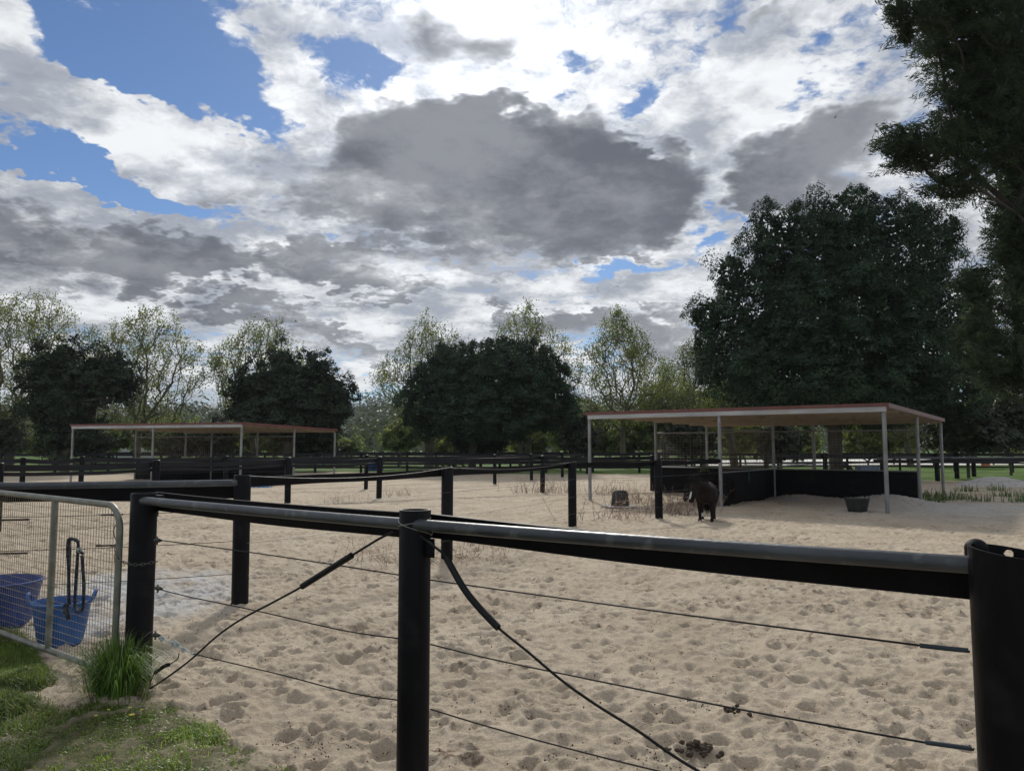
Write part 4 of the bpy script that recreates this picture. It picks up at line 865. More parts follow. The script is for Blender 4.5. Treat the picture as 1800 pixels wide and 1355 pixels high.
def skeleton(base, stem, pts, bal=.35, up=.0):
    """balanced spanning tree from the stem through the crown points"""
    Pn = [np.array(base, float)] + [np.array(s, float) for s in stem]; par = [-1] + list(range(len(stem))); pl = [0.0]
    for i in range(1, len(Pn)): pl.append(pl[-1] + np.linalg.norm(Pn[i] - Pn[i - 1]))
    n0 = len(Pn); start = max(1, n0 - 3); X = np.zeros((n0 + len(pts), 3)); X[:n0] = Pn; PL_ = np.full(n0 + len(pts), 1e9); PL_[:n0] = pl; PL_[:start] = 1e6
    o = np.argsort(np.linalg.norm(pts - Pn[-1], axis=1) + .0); k = n0
    for i in o:
        d = np.linalg.norm(X[:k] - pts[i], axis=1); below = np.clip(X[:k, 2] - pts[i][2], 0, None)
        j = int(np.argmin(d + bal * PL_[:k] * (PL_[:k] < 1e5) + (PL_[:k] > 1e5) * 1e5 + below * .8 + d * d * .05)); X[k] = pts[i]; PL_[k] = PL_[j] + d[j] if PL_[j] < 1e5 else d[j]; par.append(j); k += 1
    cnt = np.ones(k); 
    for i in range(k - 1, 0, -1): cnt[par[i]] += cnt[i]
    return X, np.array(par), cnt
def wood(X, par, cnt, r0, m, parent, name='trunk', rmin=.010, ex=.48, k=6, extra=None):
    i = np.arange(1, len(X)); r_ = np.maximum(rmin, r0 * (cnt / cnt[0]) ** ex); A = X[par[i]]; B = X[i]
    ra = np.minimum(r_[par[i]], r_[i] * 1.5); ra = np.where(cnt[i] > cnt[par[i]] * .8, r_[par[i]], ra)
    mid = (A + B) / 2 + RNG.normal(size=A.shape) * np.linalg.norm(B - A, axis=1, keepdims=True) * .045; rm = (ra + r_[i]) / 2
    big = r_[i] > 4 * rmin; mid[cnt[i] > .9 * cnt[0]] = ((A + B) / 2)[cnt[i] > .9 * cnt[0]]
    V1, F1 = prisms(A, mid, ra, rm, k); V2, F2 = prisms(mid, B, rm, r_[i], k)
    flare = V1[:, 2] < X[0][2] + .05; c0 = X[0]
    V1[flare, :2] = c0[:2] + (V1[flare, :2] - c0[:2]) * 1.45
    VV, FF = np.vstack([V1, V2]), np.vstack([F1, F2 + len(V1)])
    if extra is not None: FF = np.vstack([FF, extra[1] + len(VV)]); VV = np.vstack([VV, extra[0]])
    return np_mesh(name, VV, FF, m, parent, True)
def plane_tree(px, Y, top, half, seed, label, forks=1.8, nleaf=11000, r0=.26, low=.0, shape=1.0, mat='plane', lsz=.125, npts=900):
    rng = np.random.default_rng(seed); c = AT(px, 785, Y); x0 = c.x; zt = AT(px, top, Y).z; t_ = thing('plane_tree', label, 'tree', (x0, Y, 0), 'spring-leafed plane trees behind the fences')
    hw = half / F * Y; cz = 1.6 + (zt - 1.6) * .52; hz = (zt - 1.6) * .5
    u = unit(npts * 3, rng) * (rng.random((npts * 3, 1)) ** .30); lob = 1 + .16 * np.sin(3 * np.arctan2(u[:, 1], u[:, 0]) + seed) + .12 * np.sin(5 * u[:, 2] + seed * 2 + 2 * u[:, 0])
    wid = np.where(u[:, 2] > 0, (1 - .35 * shape * u[:, 2]), 1 - .15 * u[:, 2] * -1)
    pts = np.stack([x0 + u[:, 0] * hw * lob * wid, Y + u[:, 1] * hw * lob * wid, cz + u[:, 2] * hz * (1 + .10 * np.sin(4 * u[:, 0] + seed))], 1)
    ax = np.hypot(pts[:, 0] - x0, pts[:, 1] - Y); keep = (pts[:, 2] > forks + low + .0 * ax) & (pts[:, 2] > forks + 1.0 - .25 * ax); pts = pts[keep][:npts]
    lean = rng.uniform(-.12, .12, 2); stem = [(x0 + lean[0] * k, Y + lean[1] * k, forks * k / 3) for k in (1, 2, 3)] + [(x0 + lean[0] * 4, Y + lean[1] * 4, forks + .9)]
    X, par, cnt = skeleton((x0, Y, -.1), stem, pts, .42); nleaf = int(nleaf * 1.1); tw = None
    tips = np.where(cnt < 6)[0]; tips = tips[tips > 4]; w = rng.choice(tips, nleaf); f = rng.random((nleaf, 1)) ** .7
    P = X[par[w]] * (1 - f) + X[w] * f + rng.normal(size=(nleaf, 3)) * np.array([.24, .24, .26]); P[:, 2] += rng.random(nleaf) * .12
    # upright shoots over the top
    sh = rng.choice(tips, 260); sp = []
    for s_ in sh:
        if X[s_][2] > cz - .3 * hz: d = np.array([rng.normal() * .18, rng.normal() * .18, 1.0]); L_ = rng.uniform(.3, .75); sp.append((X[s_], X[s_] + d * L_))
    if sp:
        A = np.array([s_[0] for s_ in sp]); B = np.array([s_[1] for s_ in sp]); V_, F_ = prisms(A, B, np.full(len(A), .010), np.full(len(A), .006), 3); tw = (V_, F_)
        ff = rng.random((len(A) * 7, 1)); rep = np.repeat(np.arange(len(A)), 7); P = np.vstack([P, A[rep] * (1 - ff) + B[rep] * ff + rng.normal(size=(len(rep), 3)) * .055])
    wood(X, par, cnt, r0, M['bark'], t_, rmin=.011, extra=tw)
    V, Fq = leaves(P, lsz, rng, jit=1.0, aspect=.75); np_mesh('crown', V, Fq, M[mat], t_)
    return t_
def clump_crown(lobes, ncl, per, rng, csz=(.5, .95), leaf=.15, upb=.35, ragged=.25, zmin=None, cull=True, flat=.85):
    """crown made of leafy clumps over a union of ellipsoid lobes (cx,cy,cz,rx,ry,rz)"""
    L_ = np.array(lobes, float); vol = (L_[:, 3] * L_[:, 5] + L_[:, 4] * L_[:, 5] + L_[:, 3] * L_[:, 4]); C = []; NR = []
    while sum(len(c_) for c_ in C) < ncl:
        k = rng.choice(len(L_), ncl, p=vol / vol.sum()); u = unit(ncl, rng); r_ = 1 - np.abs(rng.normal(size=(ncl, 1))) * .07 * 1.5; r_ = r_ + .10 * np.sin(u[:, 0:1] * 7 + k[:, None] * 2.1) * np.sin(u[:, 2:3] * 6 + k[:, None]); c_ = L_[k, :3] + u * L_[k, 3:] * r_ + rng.normal(size=(ncl, 3)) * ragged * .5
        if cull:
            ins = np.zeros(ncl, bool)
            for q_ in L_: ins |= ((((c_ - q_[:3]) / q_[3:]) ** 2).sum(1) < .72)
            c_, u = c_[~ins], u[~ins]
        if zmin is not None: m_ = c_[:, 2] > zmin; c_, u = c_[m_], u[m_]
        C.append(c_); NR.append(u)
    C = np.vstack(C)[:ncl]; NR = np.vstack(NR)[:ncl]
    rad_ = rng.uniform(csz[0], csz[1], ncl); idx = np.repeat(np.arange(ncl), per); d = unit(len(idx), rng); d[:, 2] = np.abs(d[:, 2]) * .8 + d[:, 2] * .2; d = d + NR[idx] * .55; d /= np.linalg.norm(d, axis=1, keepdims=True)
    tp = 1 - .55 * np.clip(d[:, 2:3], 0, 1); P = C[idx] + d * rad_[idx, None] * np.hstack([tp, tp, np.full_like(tp, 1.5 * flat)]) * (rng.uniform(.6, 1.08, (len(idx), 1))); nrm = d * 1.0 + np.array([0, 0, upb])
    V1, F1 = leaves(P, leaf, rng, nrm=nrm, jit=.5)
    nin = ncl * 34; k = rng.choice(len(L_), nin, p=vol / vol.sum()); Pi = L_[k, :3] + unit(nin, rng) * L_[k, 3:] * (.55 + .38 * rng.random((nin, 1)))   # inner leaves
    if zmin is not None: Pi = Pi[Pi[:, 2] > zmin + .1]
    V2, F2 = leaves(Pi, leaf * 2.4, rng)
    return np.vstack([V1, V2]), np.vstack([F1, F2 + len(V1)]), C
def fig_tree(name, label, px, Y, lobes_px, seed, mat='fig', ncl=420, per=120, csz=(.45, .85), leaf=.15, trunk_r=.3, fork=1.6, depth=.85, trunk_px=None, group=None, zmin=None, barkm='barkd', ragged=.25, cat='tree'):
    rng = np.random.default_rng(seed); b0 = AT(trunk_px or px, 785, Y); t_ = thing(name, label, cat, (b0.x, Y, 0), group); lob = []
    for (lx, ly, rx, ry, dy) in lobes_px:
        c = AT(lx, ly, Y + dy); s_ = (Y + dy) / F; lob.append((c.x, Y + dy, c.z, rx * s_, rx * s_ * depth, ry * s_))
    V, Fq, C = clump_crown(lob, ncl, per, rng, csz, leaf, zmin=zmin, ragged=ragged)
    stem = [(b0.x, Y, fork * .5), (b0.x, Y, fork)]; X, par, cnt = skeleton((b0.x, Y, -.15), stem, np.array([[b0.x, Y, np.mean(C[:, 2])]]) + (C[rng.choice(len(C), min(160, len(C)), False)] - np.array([[b0.x, Y, np.mean(C[:, 2])]])) * .78, .3); wood(X, par, cnt, trunk_r, M[barkm], t_, rmin=.02)
    np_mesh('crown', V, Fq, M[mat], t_); return t_
# plane trees, left to right
plane_tree(18, 52, 512, 128, 11, 'tallest bright leafy plane tree at the left edge, behind a dark tree', forks=2.2, nleaf=17000, r0=.30, npts=1150, shape=.3)
plane_tree(240, 55, 548, 104, 12, 'round airy plane tree behind the left shelter roof, right of the dark ragged tree', forks=1.7, nleaf=14000, r0=.27, shape=.2)
plane_tree(452, 57, 566, 96, 13, 'airy plane tree rising behind the dark tree over the left shelter', nleaf=12500, shape=.3)
plane_tree(752, 58, 567, 100, 14, 'sparse plane tree showing left of the round fig crown', nleaf=10500)
plane_tree(928, 58, 545, 88, 15, 'plane tree rising above the top right of the round fig', nleaf=10500)
plane_tree(1095, 56, 550, 86, 16, 'pointed plane tree standing alone, left of the huge fig', forks=2.6, nleaf=12500, shape=1.7, r0=.2)
plane_tree(1238, 60, 592, 72, 17, 'plane tree half hidden behind the left side of the huge fig', nleaf=9500, shape=.8)
plane_tree(1172, 66, 640, 60, 18, 'small plane tree between the pointed one and the huge fig', nleaf=7000, forks=1.5)
plane_tree(1292, 50, 668, 66, 19, 'low plane tree whose pale trunk shows under the right shelter roof', nleaf=7000, forks=2.4, r0=.28)
plane_tree(1600, 62, 690, 80, 20, 'low bright plane tree seen under the right end of the shelter roof', nleaf=7000, forks=1.3)
plane_tree(-130, 54, 520, 110, 22, 'plane tree mostly outside the left edge of the picture', nleaf=9000)
# dense dark trees
fig_tree('dark_tree', 'ragged dark tree left of the left shelter, brownish and broken in outline', 115, 45, [(88, 660, 36, 44, 0), (125, 690, 50, 50, 0), (190, 672, 34, 28, -.5), (112, 630, 20, 26, 0), (90, 715, 40, 40, 0), (135, 745, 28, 32, 0), (215, 662, 20, 18, 0), (165, 650, 20, 24, .5), (105, 775, 22, 22, 0), (215, 690, 14, 16, 0)], 31, 'figd', 300, 90, (.35, .7), .15, .22, 1.0, ragged=.7)
fig_tree('dark_tree', 'dense dark tree rising behind the right end of the left shelter', 505, 48, [(470, 690, 56, 42, 0), (498, 640, 20, 24, 0), (510, 675, 48, 44, 0), (565, 645, 14, 14, 0), (560, 700, 54, 48, 0), (440, 700, 36, 40, 0), (590, 705, 28, 40, 0), (500, 730, 84, 34, 0), (560, 745, 40, 24, 0)], 32, 'figd', 330, 100, (.4, .75), .15, .25, 1.3, ragged=.4)
fig_tree('round_fig', 'broad dome-shaped dark fig in the middle of the picture', 850, 48, [(862, 668, 92, 62, -1.2), (840, 720, 60, 40, -2.6), (905, 690, 40, 36, -2.4), (800, 690, 36, 30, -2.0), (878, 628, 16, 22, 0), (925, 632, 18, 18, 0), (790, 680, 62, 56, 0), (930, 668, 56, 54, 0), (965, 700, 44, 52, 0), (880, 640, 44, 30, 0), (750, 700, 44, 52, 0), (800, 645, 40, 30, 0), (860, 720, 110, 50, -1), (945, 645, 30, 22, 0), (760, 740, 40, 28, 0), (975, 725, 34, 28, 0)], 33, 'fig', 560, 150, (.4, .75), .125, .28, 1.2, trunk_px=830, zmin=1.3)
fig_tree('fig_skirt', 'low dark bushy growth hanging to the ground below the round fig', 845, 50.5, [(850, 770, 44, 28, 0), (820, 760, 30, 26, 0)], 34, 'figd', 90, 90, (.35, .6), .14, .12, .5, cat='shrub')
for (px_, Y_, lab) in ((759, 57, 'thin pale trunk of a young tree showing below the left side of the round fig'), (915, 57, 'forked young tree trunk below the right side of the round fig')):
    plane_tree(px_, Y_, 712, 40, int(px_), lab, forks=1.6, nleaf=2600, r0=.17, npts=160)
HUGE = [(1480, 560, 150, 150, 0), (1420, 480, 90, 90, -.5), (1560, 470, 100, 92, 0), (1335, 540, 75, 85, 0), (1300, 620, 72, 80, 0), (1400, 640, 110, 90, -1.8), (1520, 640, 130, 95, -1.8), (1640, 600, 86, 120, 0),
        (1487, 392, 34, 70, 0), (1350, 410, 27, 44, 0), (1440, 400, 26, 50, .5), (1400, 415, 24, 40, -.5), (1545, 405, 28, 48, 0), (1600, 395, 32, 50, 0), (1650, 430, 34, 44, 0), (1285, 480, 26, 40, 0), (1246, 560, 26, 40, 0), (1228, 555, 14, 16, 0), (1240, 610, 22, 50, 0), (1680, 680, 62, 66, 0), (1700, 600, 40, 60, .5), (1330, 690, 60, 40, 0), (1500, 700, 150, 42, 0), (1672, 395, 16, 20, 0), (1515, 380, 22, 34, .6), (1375, 445, 52, 50, -1), (1420, 560, 50, 70, -3.2), (1520, 520, 46, 70, -3.6), (1600, 560, 44, 70, -3), (1340, 600, 40, 60, -1.6), (1470, 640, 50, 60, -4), (1580, 680, 50, 50, -3.4)]
fig_tree('huge_fig', 'enormous dark fig towering over the right shelter', 1470, 37, HUGE, 35, 'fig', 1350, 170, (.42, .80), .105, .33, 2.9, trunk_px=1468, ragged=.3, zmin=2.35)
# she-oak hanging into the picture at the upper right
def sheoak():
    rng = np.random.default_rng(41); Y0 = 15.0; bx_ = AT(1905, 785, Y0).x; t_ = thing('sheoak_tree', 'tall feathery dark tree filling the upper right corner', 'tree', (bx_, Y0, 0))
    s_ = Y0 / F; lob = []
    for (lx, ly, rx, ry, dy) in [(1715, 60, 90, 150, 0), (1650, 20, 62, 60, -.5), (1735, 200, 82, 110, 0), (1645, 255, 66, 44, 0), (1588, 262, 40, 40, .2), (1685, 322, 62, 34, 0), (1785, 410, 36, 60, 0), (1795, 300, 60, 190, .5), (1722, 545, 34, 70, 0), (1740, 630, 44, 60, 0), (1800, 500, 44, 130, 0), (1790, 640, 50, 60, 0), (1840, 100, 130, 260, 1), (1850, 450, 90, 250, 1), (1715, 490, 20, 36, 0), (1578, 15, 26, 24, 0), (1590, 60, 18, 30, 0)]:
        c = AT(lx, ly, Y0 + dy); lob.append((c.x, Y0 + dy, c.z, rx * s_, rx * s_ * .9, ry * s_))
    L_ = np.array(lob); n_ = 2300; vol = L_[:, 3] * L_[:, 5]; k = rng.choice(len(L_), n_, p=vol / vol.sum()); u = unit(n_, rng); C = L_[k, :3] + u * L_[k, 3:] * (.30 + .72 * rng.random((n_, 1)) ** .4)
    C = C[C[:, 2] > 2.2]; X, par, cnt = skeleton((bx_, Y0, -.1), [(bx_, Y0, 1.5), (bx_ - .1, Y0, 3.2), (bx_ - .1, Y0, 5.2)], C[:700], .35); wood(X, par, cnt, .13, M['barkx'], t_, rmin=.007)
    per = 66; idx = np.repeat(np.arange(len(C)), per); dirn = C - np.array([bx_, Y0, 0]); dirn[:, 2] = 0; dirn /= np.linalg.norm(dirn, axis=1, keepdims=True) + 1e-6
    sprig = dirn * .9 + unit(len(C), rng) * .75 + np.array([0, 0, .15]); sprig /= np.linalg.norm(sprig, axis=1, keepdims=True)
    f = rng.uniform(-.30, .42, (len(idx), 1)); P = C[idx] + sprig[idx] * f + rng.normal(size=(len(idx), 3)) * .045
    V, Fq = leaves(P, .115, rng, jit=1, aspect=.17, elong=1.1, droop=sprig[idx] * 1.2)
    k2 = rng.choice(len(L_), 6000, p=vol / vol.sum()); Pi = L_[k2, :3] + unit(6000, rng) * L_[k2, 3:] * (.70 * rng.random((6000, 1)) ** .4); V2, F2 = leaves(Pi, .24, rng, aspect=.5)
    np_mesh('crown', np.vstack([V, V2]), np.vstack([Fq, F2 + len(V)]), M['conif'], t_)
sheoak()
# shrubs
SHR = 'bushes along the tree row'
def shrub(label, px, py, rx, ry, Y, seed, mat, ncl=60, per=70, leaf=.15, group=SHR):
    fig_tree('shrub', label, px, Y, [(px, py, rx, ry, 0), (px - rx * .5, py + ry * .25, rx * .6, ry * .7, .3), (px + rx * .5, py + ry * .2, rx * .6, ry * .75, -.3)], seed, mat, ncl, per, (.3, .6), leaf, .08, .3, group=group, ragged=.5, cat='shrub')
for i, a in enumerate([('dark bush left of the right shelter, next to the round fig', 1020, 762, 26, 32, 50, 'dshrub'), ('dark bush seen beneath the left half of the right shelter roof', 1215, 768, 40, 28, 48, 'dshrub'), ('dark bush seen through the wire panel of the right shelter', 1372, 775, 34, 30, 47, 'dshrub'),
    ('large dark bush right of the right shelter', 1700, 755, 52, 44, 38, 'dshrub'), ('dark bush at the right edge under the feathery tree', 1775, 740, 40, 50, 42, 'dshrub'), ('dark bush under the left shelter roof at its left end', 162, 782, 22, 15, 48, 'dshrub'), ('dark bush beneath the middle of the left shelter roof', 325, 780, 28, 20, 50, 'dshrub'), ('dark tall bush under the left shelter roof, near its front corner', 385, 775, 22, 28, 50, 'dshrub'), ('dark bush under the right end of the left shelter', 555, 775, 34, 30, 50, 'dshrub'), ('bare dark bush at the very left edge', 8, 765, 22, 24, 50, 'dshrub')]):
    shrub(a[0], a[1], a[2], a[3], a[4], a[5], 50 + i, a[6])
BR = [('bright green bush at the left edge behind the fences', -10, 775, 50, 26), ('bright bush between the dark ragged tree and the left shelter', 95, 778, 40, 20), ('bright bush in the first bay under the left shelter roof', 205, 768, 40, 22), ('bright bush behind the second pole of the left shelter', 285, 765, 44, 24), ('bright bush in the middle of the left shelter', 350, 768, 40, 24), ('bright bush behind the tall front pole of the left shelter', 430, 770, 46, 26), ('bright bush under the right slope of the left shelter', 500, 772, 40, 24),
      ('bright bush just right of the left shelter', 600, 785, 30, 14), ('bright bush below the sparse plane tree', 705, 768, 30, 22), ('bright bush left of the low growth under the round fig', 790, 785, 26, 12), ('bright bush right of the low growth under the round fig', 930, 775, 30, 20), ('bright bush left of the first pole of the right shelter', 1000, 745, 40, 50), ('bright bush behind the first pole of the right shelter', 1065, 762, 44, 36), ('bright bush below the pointed plane tree', 1120, 760, 42, 36), ('bright bush above the left end of the right shelter roof', 1165, 725, 46, 50), ('bright bush beside the left flank of the huge fig', 1240, 722, 46, 44), ('bright bush beneath the huge fig, behind the wire panel', 1310, 768, 44, 26), ('bright bush left of the huge fig trunk', 1400, 775, 40, 24), ('bright bush right of the huge fig trunk', 1525, 772, 46, 30), ('bright bush behind the tall front pole of the right shelter', 1570, 765, 36, 26), ('bright bush behind the rear pole of the right shelter', 1640, 752, 40, 34), ('tall bright bush behind the dark one at right', 1745, 715, 50, 60), ('bright bush at the right edge beyond the fences', 1810, 755, 44, 40)]
for i, (lab, px, py, rx, ry) in enumerate(BR): shrub(lab, px, py, rx, ry, 64 + (i * 7) % 5, 80 + i, 'shrub', 55, 52, .20)
# distant woodland
def forest():
    rng = np.random.default_rng(61); Vs, Fs, n0 = [], [], 0; C, S = [], []
    for k in range(330):
        Y = rng.uniform(105, 260); x = rng.uniform(-.78, .80) * Y; h = rng.uniform(6, 10.5) * (1.0 if Y < 170 else 1.15); C.append((x, Y, h)); S.append(1)
    for k in range(900):
        Y = rng.uniform(330, 620); x = rng.uniform(-.75, .75) * Y
        i = np.clip(int((x + 620) / 1240 * 199), 0, 199); j = np.clip(int((Y - 330) / 430 * 39), 0, 39); C.append((x, Y, HZ[i, j] + rng.uniform(7, 12))); S.append(2.2)
    for (x, Y, top), s_ in zip(C, S):
        n_ = int(150 / (s_ ** 1.0)); w = rng.uniform(2.6, 4.6) * (1 if s_ == 1 else 1.5); hgt = top * .5 if s_ == 1 else 5.5; cz = top - hgt
        u = unit(n_, rng); lb = 1 + .28 * np.sin(3 * u[:, 0:1] * 3 + x) ; P = np.array([x, Y, cz]) + u * np.array([w, w, hgt]) * lb * (.7 + .35 * rng.random((n_, 1)))
        V, Fq = leaves(P, .85 * s_, rng, nrm=u * 1.0 + np.array([0, 0, .3]), jit=.7); Vs.append(V); Fs.append(Fq + n0); n0 += len(V)
    o = np_mesh('forest', np.vstack(Vs), np.vstack(Fs), M['gum']); props(o, 'far-off eucalyptus woodland beyond the lawn', 'woodland', kind='stuff')
forest()
# ------------------------------------------------------------------ grass, weeds
def blades(P, H_, W_, rng, lean=.5, bend=.6, dirb=None):
    n_ = len(P); a = rng.uniform(0, 2 * np.pi, n_); d = np.stack([np.cos(a), np.sin(a), 0 * a], 1) if dirb is None else dirb; s_ = np.stack([-d[:, 1], d[:, 0], 0 * a], 1)
    H_ = H_[:, None]; W_ = W_[:, None]; le = (rng.random((n_, 1)) * lean); z = np.array([[0, 0, 1.]])
    p1 = P + z * H_ * .45 + d * H_ * le * .35; p2 = P + z * H_ * (.85 - bend * le * .35) + d * H_ * le * .95; p3 = P + z * H_ * (1.0 - bend * le * 1.1) + d * H_ * le * 1.6
    V = np.stack([P - s_ * W_, P + s_ * W_, p1 + s_ * W_ * .9, p1 - s_ * W_ * .9, p2 + s_ * W_ * .6, p2 - s_ * W_ * .6, p3 + s_ * W_ * .06, p3 - s_ * W_ * .06], 1).reshape(-1, 3)
    b = np.arange(n_)[:, None] * 8; return V, np.vstack([np.hstack([b, b + 1, b + 2, b + 3]), np.hstack([b + 3, b + 2, b + 4, b + 5]), np.hstack([b + 5, b + 4, b + 6, b + 7])])
def fgz(x, y): return hbase(x, y) + .035 * fbm(x, y, 2.2, 4, 31) * .3
rng = np.random.default_rng(77); n_ = 900000; x = rng.uniform(-5.5, -.3, n_); y = rng.uniform(2.2, 6.3, n_)
so = np.maximum(soft(x, y, GR1), soft(x, y, GR2)); pat = np.clip(.80 + 2.8 * fbm(x, y, 2.3, 4, 81), .03, 1); keep = rng.random(n_) < so * pat * 1.0
x, y = x[keep], y[keep]; tall = 1 + 1.6 * np.clip(fbm(x, y, 1.3, 3, 85) * 2.2, -.35, 1); tall = tall * np.where(inpoly(x, y, GR1), 1.5, 1.0)
P = np.stack([x, y, fgz(x, y) - .006], 1); V, Fq = blades(P, rng.uniform(.016, .052, len(x)) * tall, rng.uniform(.0016, .0034, len(x)), rng, 1.0, .6)
keep = rng.random(n_) < 0
xc = rng.uniform(-4.5, -.8, 26000); yc = rng.uniform(2.4, 5.9, 26000); so = np.maximum(soft(xc, yc, GR1), soft(xc, yc, GR2)) * (fbm(xc, yc, 1.8, 3, 88) > .02); kk = rng.random(26000) < so * .8; xc, yc = xc[kk], yc[kk]
Pc = np.stack([xc, yc, fgz(xc, yc) + rng.uniform(.004, .026, len(xc))], 1); V2, F2 = leaves(Pc, .015, rng, nrm=np.tile([[0, 0, 1.6]], (len(xc), 1)), jit=.8, aspect=.85)
props(np_mesh('grass', np.vstack([V, V2]), np.vstack([Fq, F2 + len(V)]), M['grass']), 'short weedy turf at the lower left', 'grass', kind='stuff')
# long tuft at the foot of the left post
t_ = thing('grass_tuft', 'tall tuft of long green grass around the foot of the left post', 'grass tuft', (P0[0] - .05, P0[1] - .2, 0)); n_ = 1500; a = rng.uniform(0, 2 * np.pi, n_); r_ = np.abs(rng.normal(0, .078, n_))
P = np.stack([P0[0] - .015 + np.cos(a) * r_ * 1.15, P0[1] - .22 + np.sin(a) * r_ * .75, np.full(n_, -.01)], 1); dr = np.stack([np.cos(a), np.sin(a), 0 * a], 1)
V, Fq = blades(P, rng.uniform(.14, .42, n_) * (1.15 - r_ * 1.2), rng.uniform(.0018, .0038, n_), rng, .62, .85, dr); np_mesh('blades', V, Fq, M['tuft'], t_)
# yellow flowers in the turf
for i, (px, py, lab) in enumerate(((231, 1271, 'brightest yellow flower in the turf below the grass tuft'), (190, 1262, 'small yellow flower at the left of the little group'), (228, 1258, 'small yellow flower just above the brightest one'), (249, 1262, 'small yellow flower right of the little group'), (168, 1273, 'faint yellow flower at the far left of the group'))):
    c = G(px, py); f_ = thing('yellow_flower', lab, 'flower', (c.x, c.y, 0), 'yellow flowers in the turf'); mb = MB(); s_ = 1.3 if i == 0 else .8
    for k in range(9): a = k * .698; mb.add([(0, 0, .045), (math.cos(a - .25) * .009 * s_, math.sin(a - .25) * .009 * s_, .050), (math.cos(a) * .015 * s_, math.sin(a) * .015 * s_, .049), (math.cos(a + .25) * .009 * s_, math.sin(a + .25) * .009 * s_, .050)], [(0, 1, 2, 3)])
    mb.build('petals', M['petal'], f_, local=True, smooth=False); MB().tube([(0, 0, -.01), (.002, 0, .045)], .0013, 5).build('stem', M['tuft'], f_, local=True)
# dry weeds and green weeds
def weeds(name, label, cat, spots, h, mat, seed, group, n_=26, spread=.5, thick=.004, branch=5):
    rr = random.Random(seed)
    for i, (px, py) in enumerate(spots):
        c = G(px, py); f_ = None; mb = MB()
        for k in range(n_):
            x_, y_ = c.x + rr.gauss(0, spread), c.y + rr.gauss(0, spread * .8); z_ = gh(x_, y_) - .02; hh = h * rr.uniform(.35, 1.15); le = Vector((rr.gauss(0, .45), rr.gauss(0, .45), 1)).normalized(); p_ = Vector((x_, y_, z_)); tips = [p_]
            for s_ in range(4): tips.append(tips[-1] + (le + Vector((rr.gauss(0, .18), rr.gauss(0, .18), 0))) * hh / 4)
            mb.tube(tips, [thick, thick * .9, thick * .7, thick * .5, thick * .25], 4)
            for b_ in range(branch):
                s0 = tips[rr.randint(1, 4)]; d_ = Vector((rr.gauss(0, .6), rr.gauss(0, .6), rr.uniform(.1, 1))) * hh * .3; mb.tube([s0, s0 + d_], [thick * .6, thick * .25], 3)
        o = mb.build(name, M[mat], smooth=False); props(o, label[i] if isinstance(label, list) else label, cat, group)
DW = 'dry weeds along the fence lines'
weeds('dry_weed', ['dry brown weed stalks around the foot of the fifth distant post', 'dry weeds left of the upturned tub, near the front pole', 'upright dry weeds just behind the upturned tub', 'dry weeds right of the upturned tub', 'dense dry weeds at the foot of the post left of the ponies', 'dry weeds right of that post, beside the ponies', 'sparse dry weeds in front of the upturned tub'], 'weeds',
      [(930, 866), (985, 866), (1085, 868), (1135, 885), (1160, 902), (1195, 905), (1085, 912)], .55, 'dry', 5, DW, n_=40, spread=.45, thick=.006)
weeds('dry_weed', ['thin dry weeds behind the near middle post, left side', 'thin dry weeds in front of the second-row post', 'thin dry weeds right of the second-row post', 'flattened dry weeds by the two thin posts', 'sparse dry weeds left of the two thin posts'], 'weeds', [(668, 985), (800, 985), (860, 965), (700, 872), (600, 885)], .34, 'dry', 6, DW, n_=46, spread=.35, thick=.0032, branch=3)
GW = 'green weeds right of the shelter'
sp = [(1628, 875), (1655, 880), (1690, 878), (1722, 882), (1765, 874), (1798, 884), (1640, 884), (1750, 862), (1700, 864)]
for i, (px, py) in enumerate(sp):
    rng_ = np.random.default_rng(200 + i); c = G(px, py); big = 1.4 if i in (1, 5) else 1.0; n_ = int(60 * big); P = np.stack([c.x + rng_.normal(0, .20, n_), c.y + rng_.normal(0, .15, n_), np.zeros(n_)], 1); P[:, 2] = hbase(P[:, 0], P[:, 1]) - .02
    V, Fq = blades(P, rng_.uniform(.10, .36, n_) * big, rng_.uniform(.006, .013, n_), rng_, .6, .6)
    lab = ['at the shelter corner', 'thickest one at the foot of the rear shelter pole', 'between the shelter pole and the sand heap', 'in front of the left part of the sand heap', 'in front of the middle of the sand heap', 'at the right edge of the picture', 'small and low beside the shelter wall end', 'small one just before the sand heap', 'small one behind the others near the rear pole'][i]
    props(np_mesh('green_weed', V, Fq, M['weed']), 'clump of green weeds, ' + lab, 'weeds', GW)
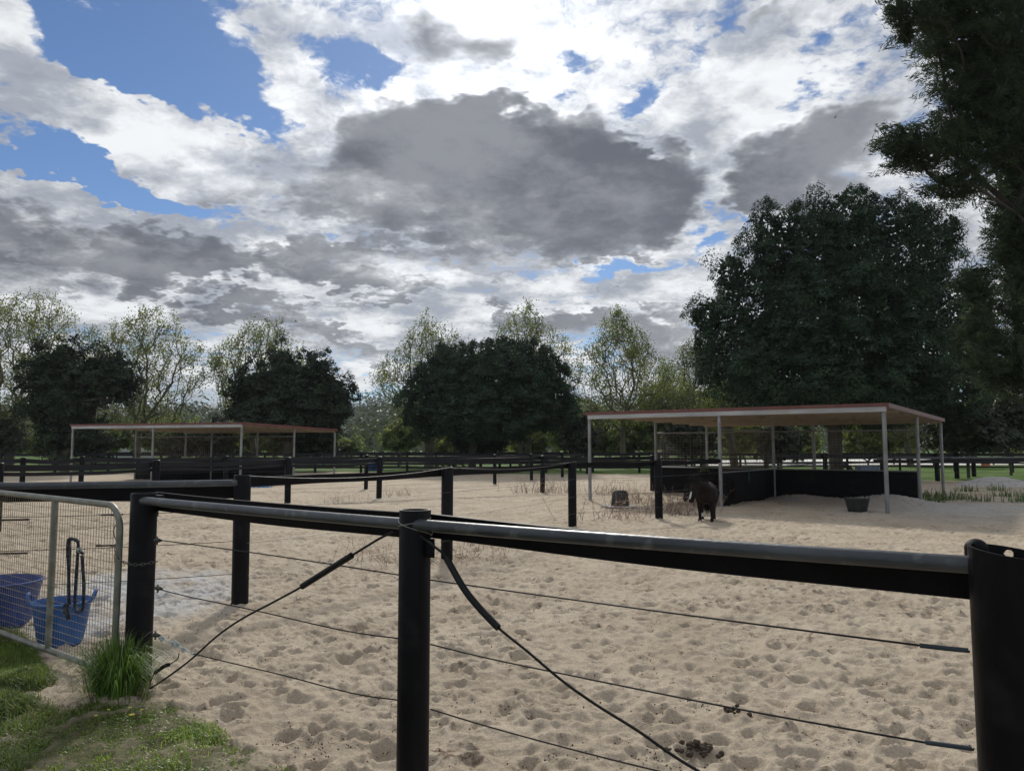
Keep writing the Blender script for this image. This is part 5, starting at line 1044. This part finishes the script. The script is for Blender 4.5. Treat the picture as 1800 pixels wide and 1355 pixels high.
# straw, twigs and crumbs lying on the sand
rr = random.Random(9); mb = MB(); cen = [(rr.uniform(330, 1700), 900 + 470 * rr.random()) for k in range(34)]
for k in range(3400):
    q_ = rr.choice(cen) if rr.random() < .65 else (rr.uniform(300, 1750), 890 + 480 * rr.random()); px, py = q_[0] + rr.gauss(0, 45), q_[1] + rr.gauss(0, 14); py = max(py, 890); c = G(px, py)
    if c.y > 12: continue
    z_ = .006 + rr.uniform(-.012, .018)
    if rr.random() < .06:
        a = rr.random() * 6.28; L_ = rr.uniform(.008, .03); d_ = Vector((math.cos(a), math.sin(a), rr.uniform(-.2, .2))) * L_; mb.tube([Vector((c.x, c.y, z_ + .01)) - d_, Vector((c.x, c.y, z_ + .012)) + d_], rr.uniform(.0008, .0016), 3)
    else:
        r_ = rr.uniform(.0018, .0065); j = [rr.uniform(.6, 1.3) * r_ for _ in range(6)]
        mb.add([(c.x + j[0], c.y, z_), (c.x, c.y + j[1], z_), (c.x - j[2], c.y, z_), (c.x, c.y - j[3], z_), (c.x, c.y, z_ + j[4]), (c.x, c.y, z_ - j[5])], [(0, 1, 4), (1, 2, 4), (2, 3, 4), (3, 0, 4), (1, 0, 5), (2, 1, 5), (3, 2, 5), (0, 3, 5)])
M['litter'] = surf('dry litter', (.05, .033, .02), (.13, .09, .055), rough=1, scale=3); props(mb.build('sand_litter', M['litter'], smooth=False), 'crumbs of straw and dung scattered over the sand', 'litter', kind='stuff')
# two distant birds
for (px, py, lab) in ((1468, 207, 'tiny dark bird high against the cloud at upper right'), (520, 565, 'tiny dark bird low in the sky above the dark tree')):
    c = AT(px, py, 90); b_ = thing('flying_bird', lab, 'bird', tuple(c)); mb = MB(); mb.tube([(-.16, 0, 0), (0, 0, .0), (.16, 0, 0)], [.01, .05, .02], 8); mb.add([(-.05, 0, .03), (.07, 0, .03), (.04, -.35, .12), (-.03, -.38, .12)], [(0, 1, 2, 3)]); mb.add([(-.05, 0, .03), (.07, 0, .03), (.04, .35, .12), (-.03, .38, .12)], [(0, 1, 2, 3)]); mb.build('bird_body', M['blk'], b_, local=True)
# ------------------------------------------------------------------ thin summer haze
m, t, out = newmat('air'); pv = t.nodes.new('ShaderNodeVolumePrincipled'); pv.inputs['Color'].default_value = (.85, .92, 1, 1)
pv.inputs['Density'].default_value = .00020; pv.inputs['Anisotropy'].default_value = .2; t.links.new(pv.outputs[0], out.inputs['Volume'])
mb = MB(); mb.box((0, 340, 33), (1700, 1100, 70)); props(mb.build('haze', m, smooth=False), kind='stuff')
sc.cycles.volume_step_rate = 4; sc.cycles.volume_bounces = 0
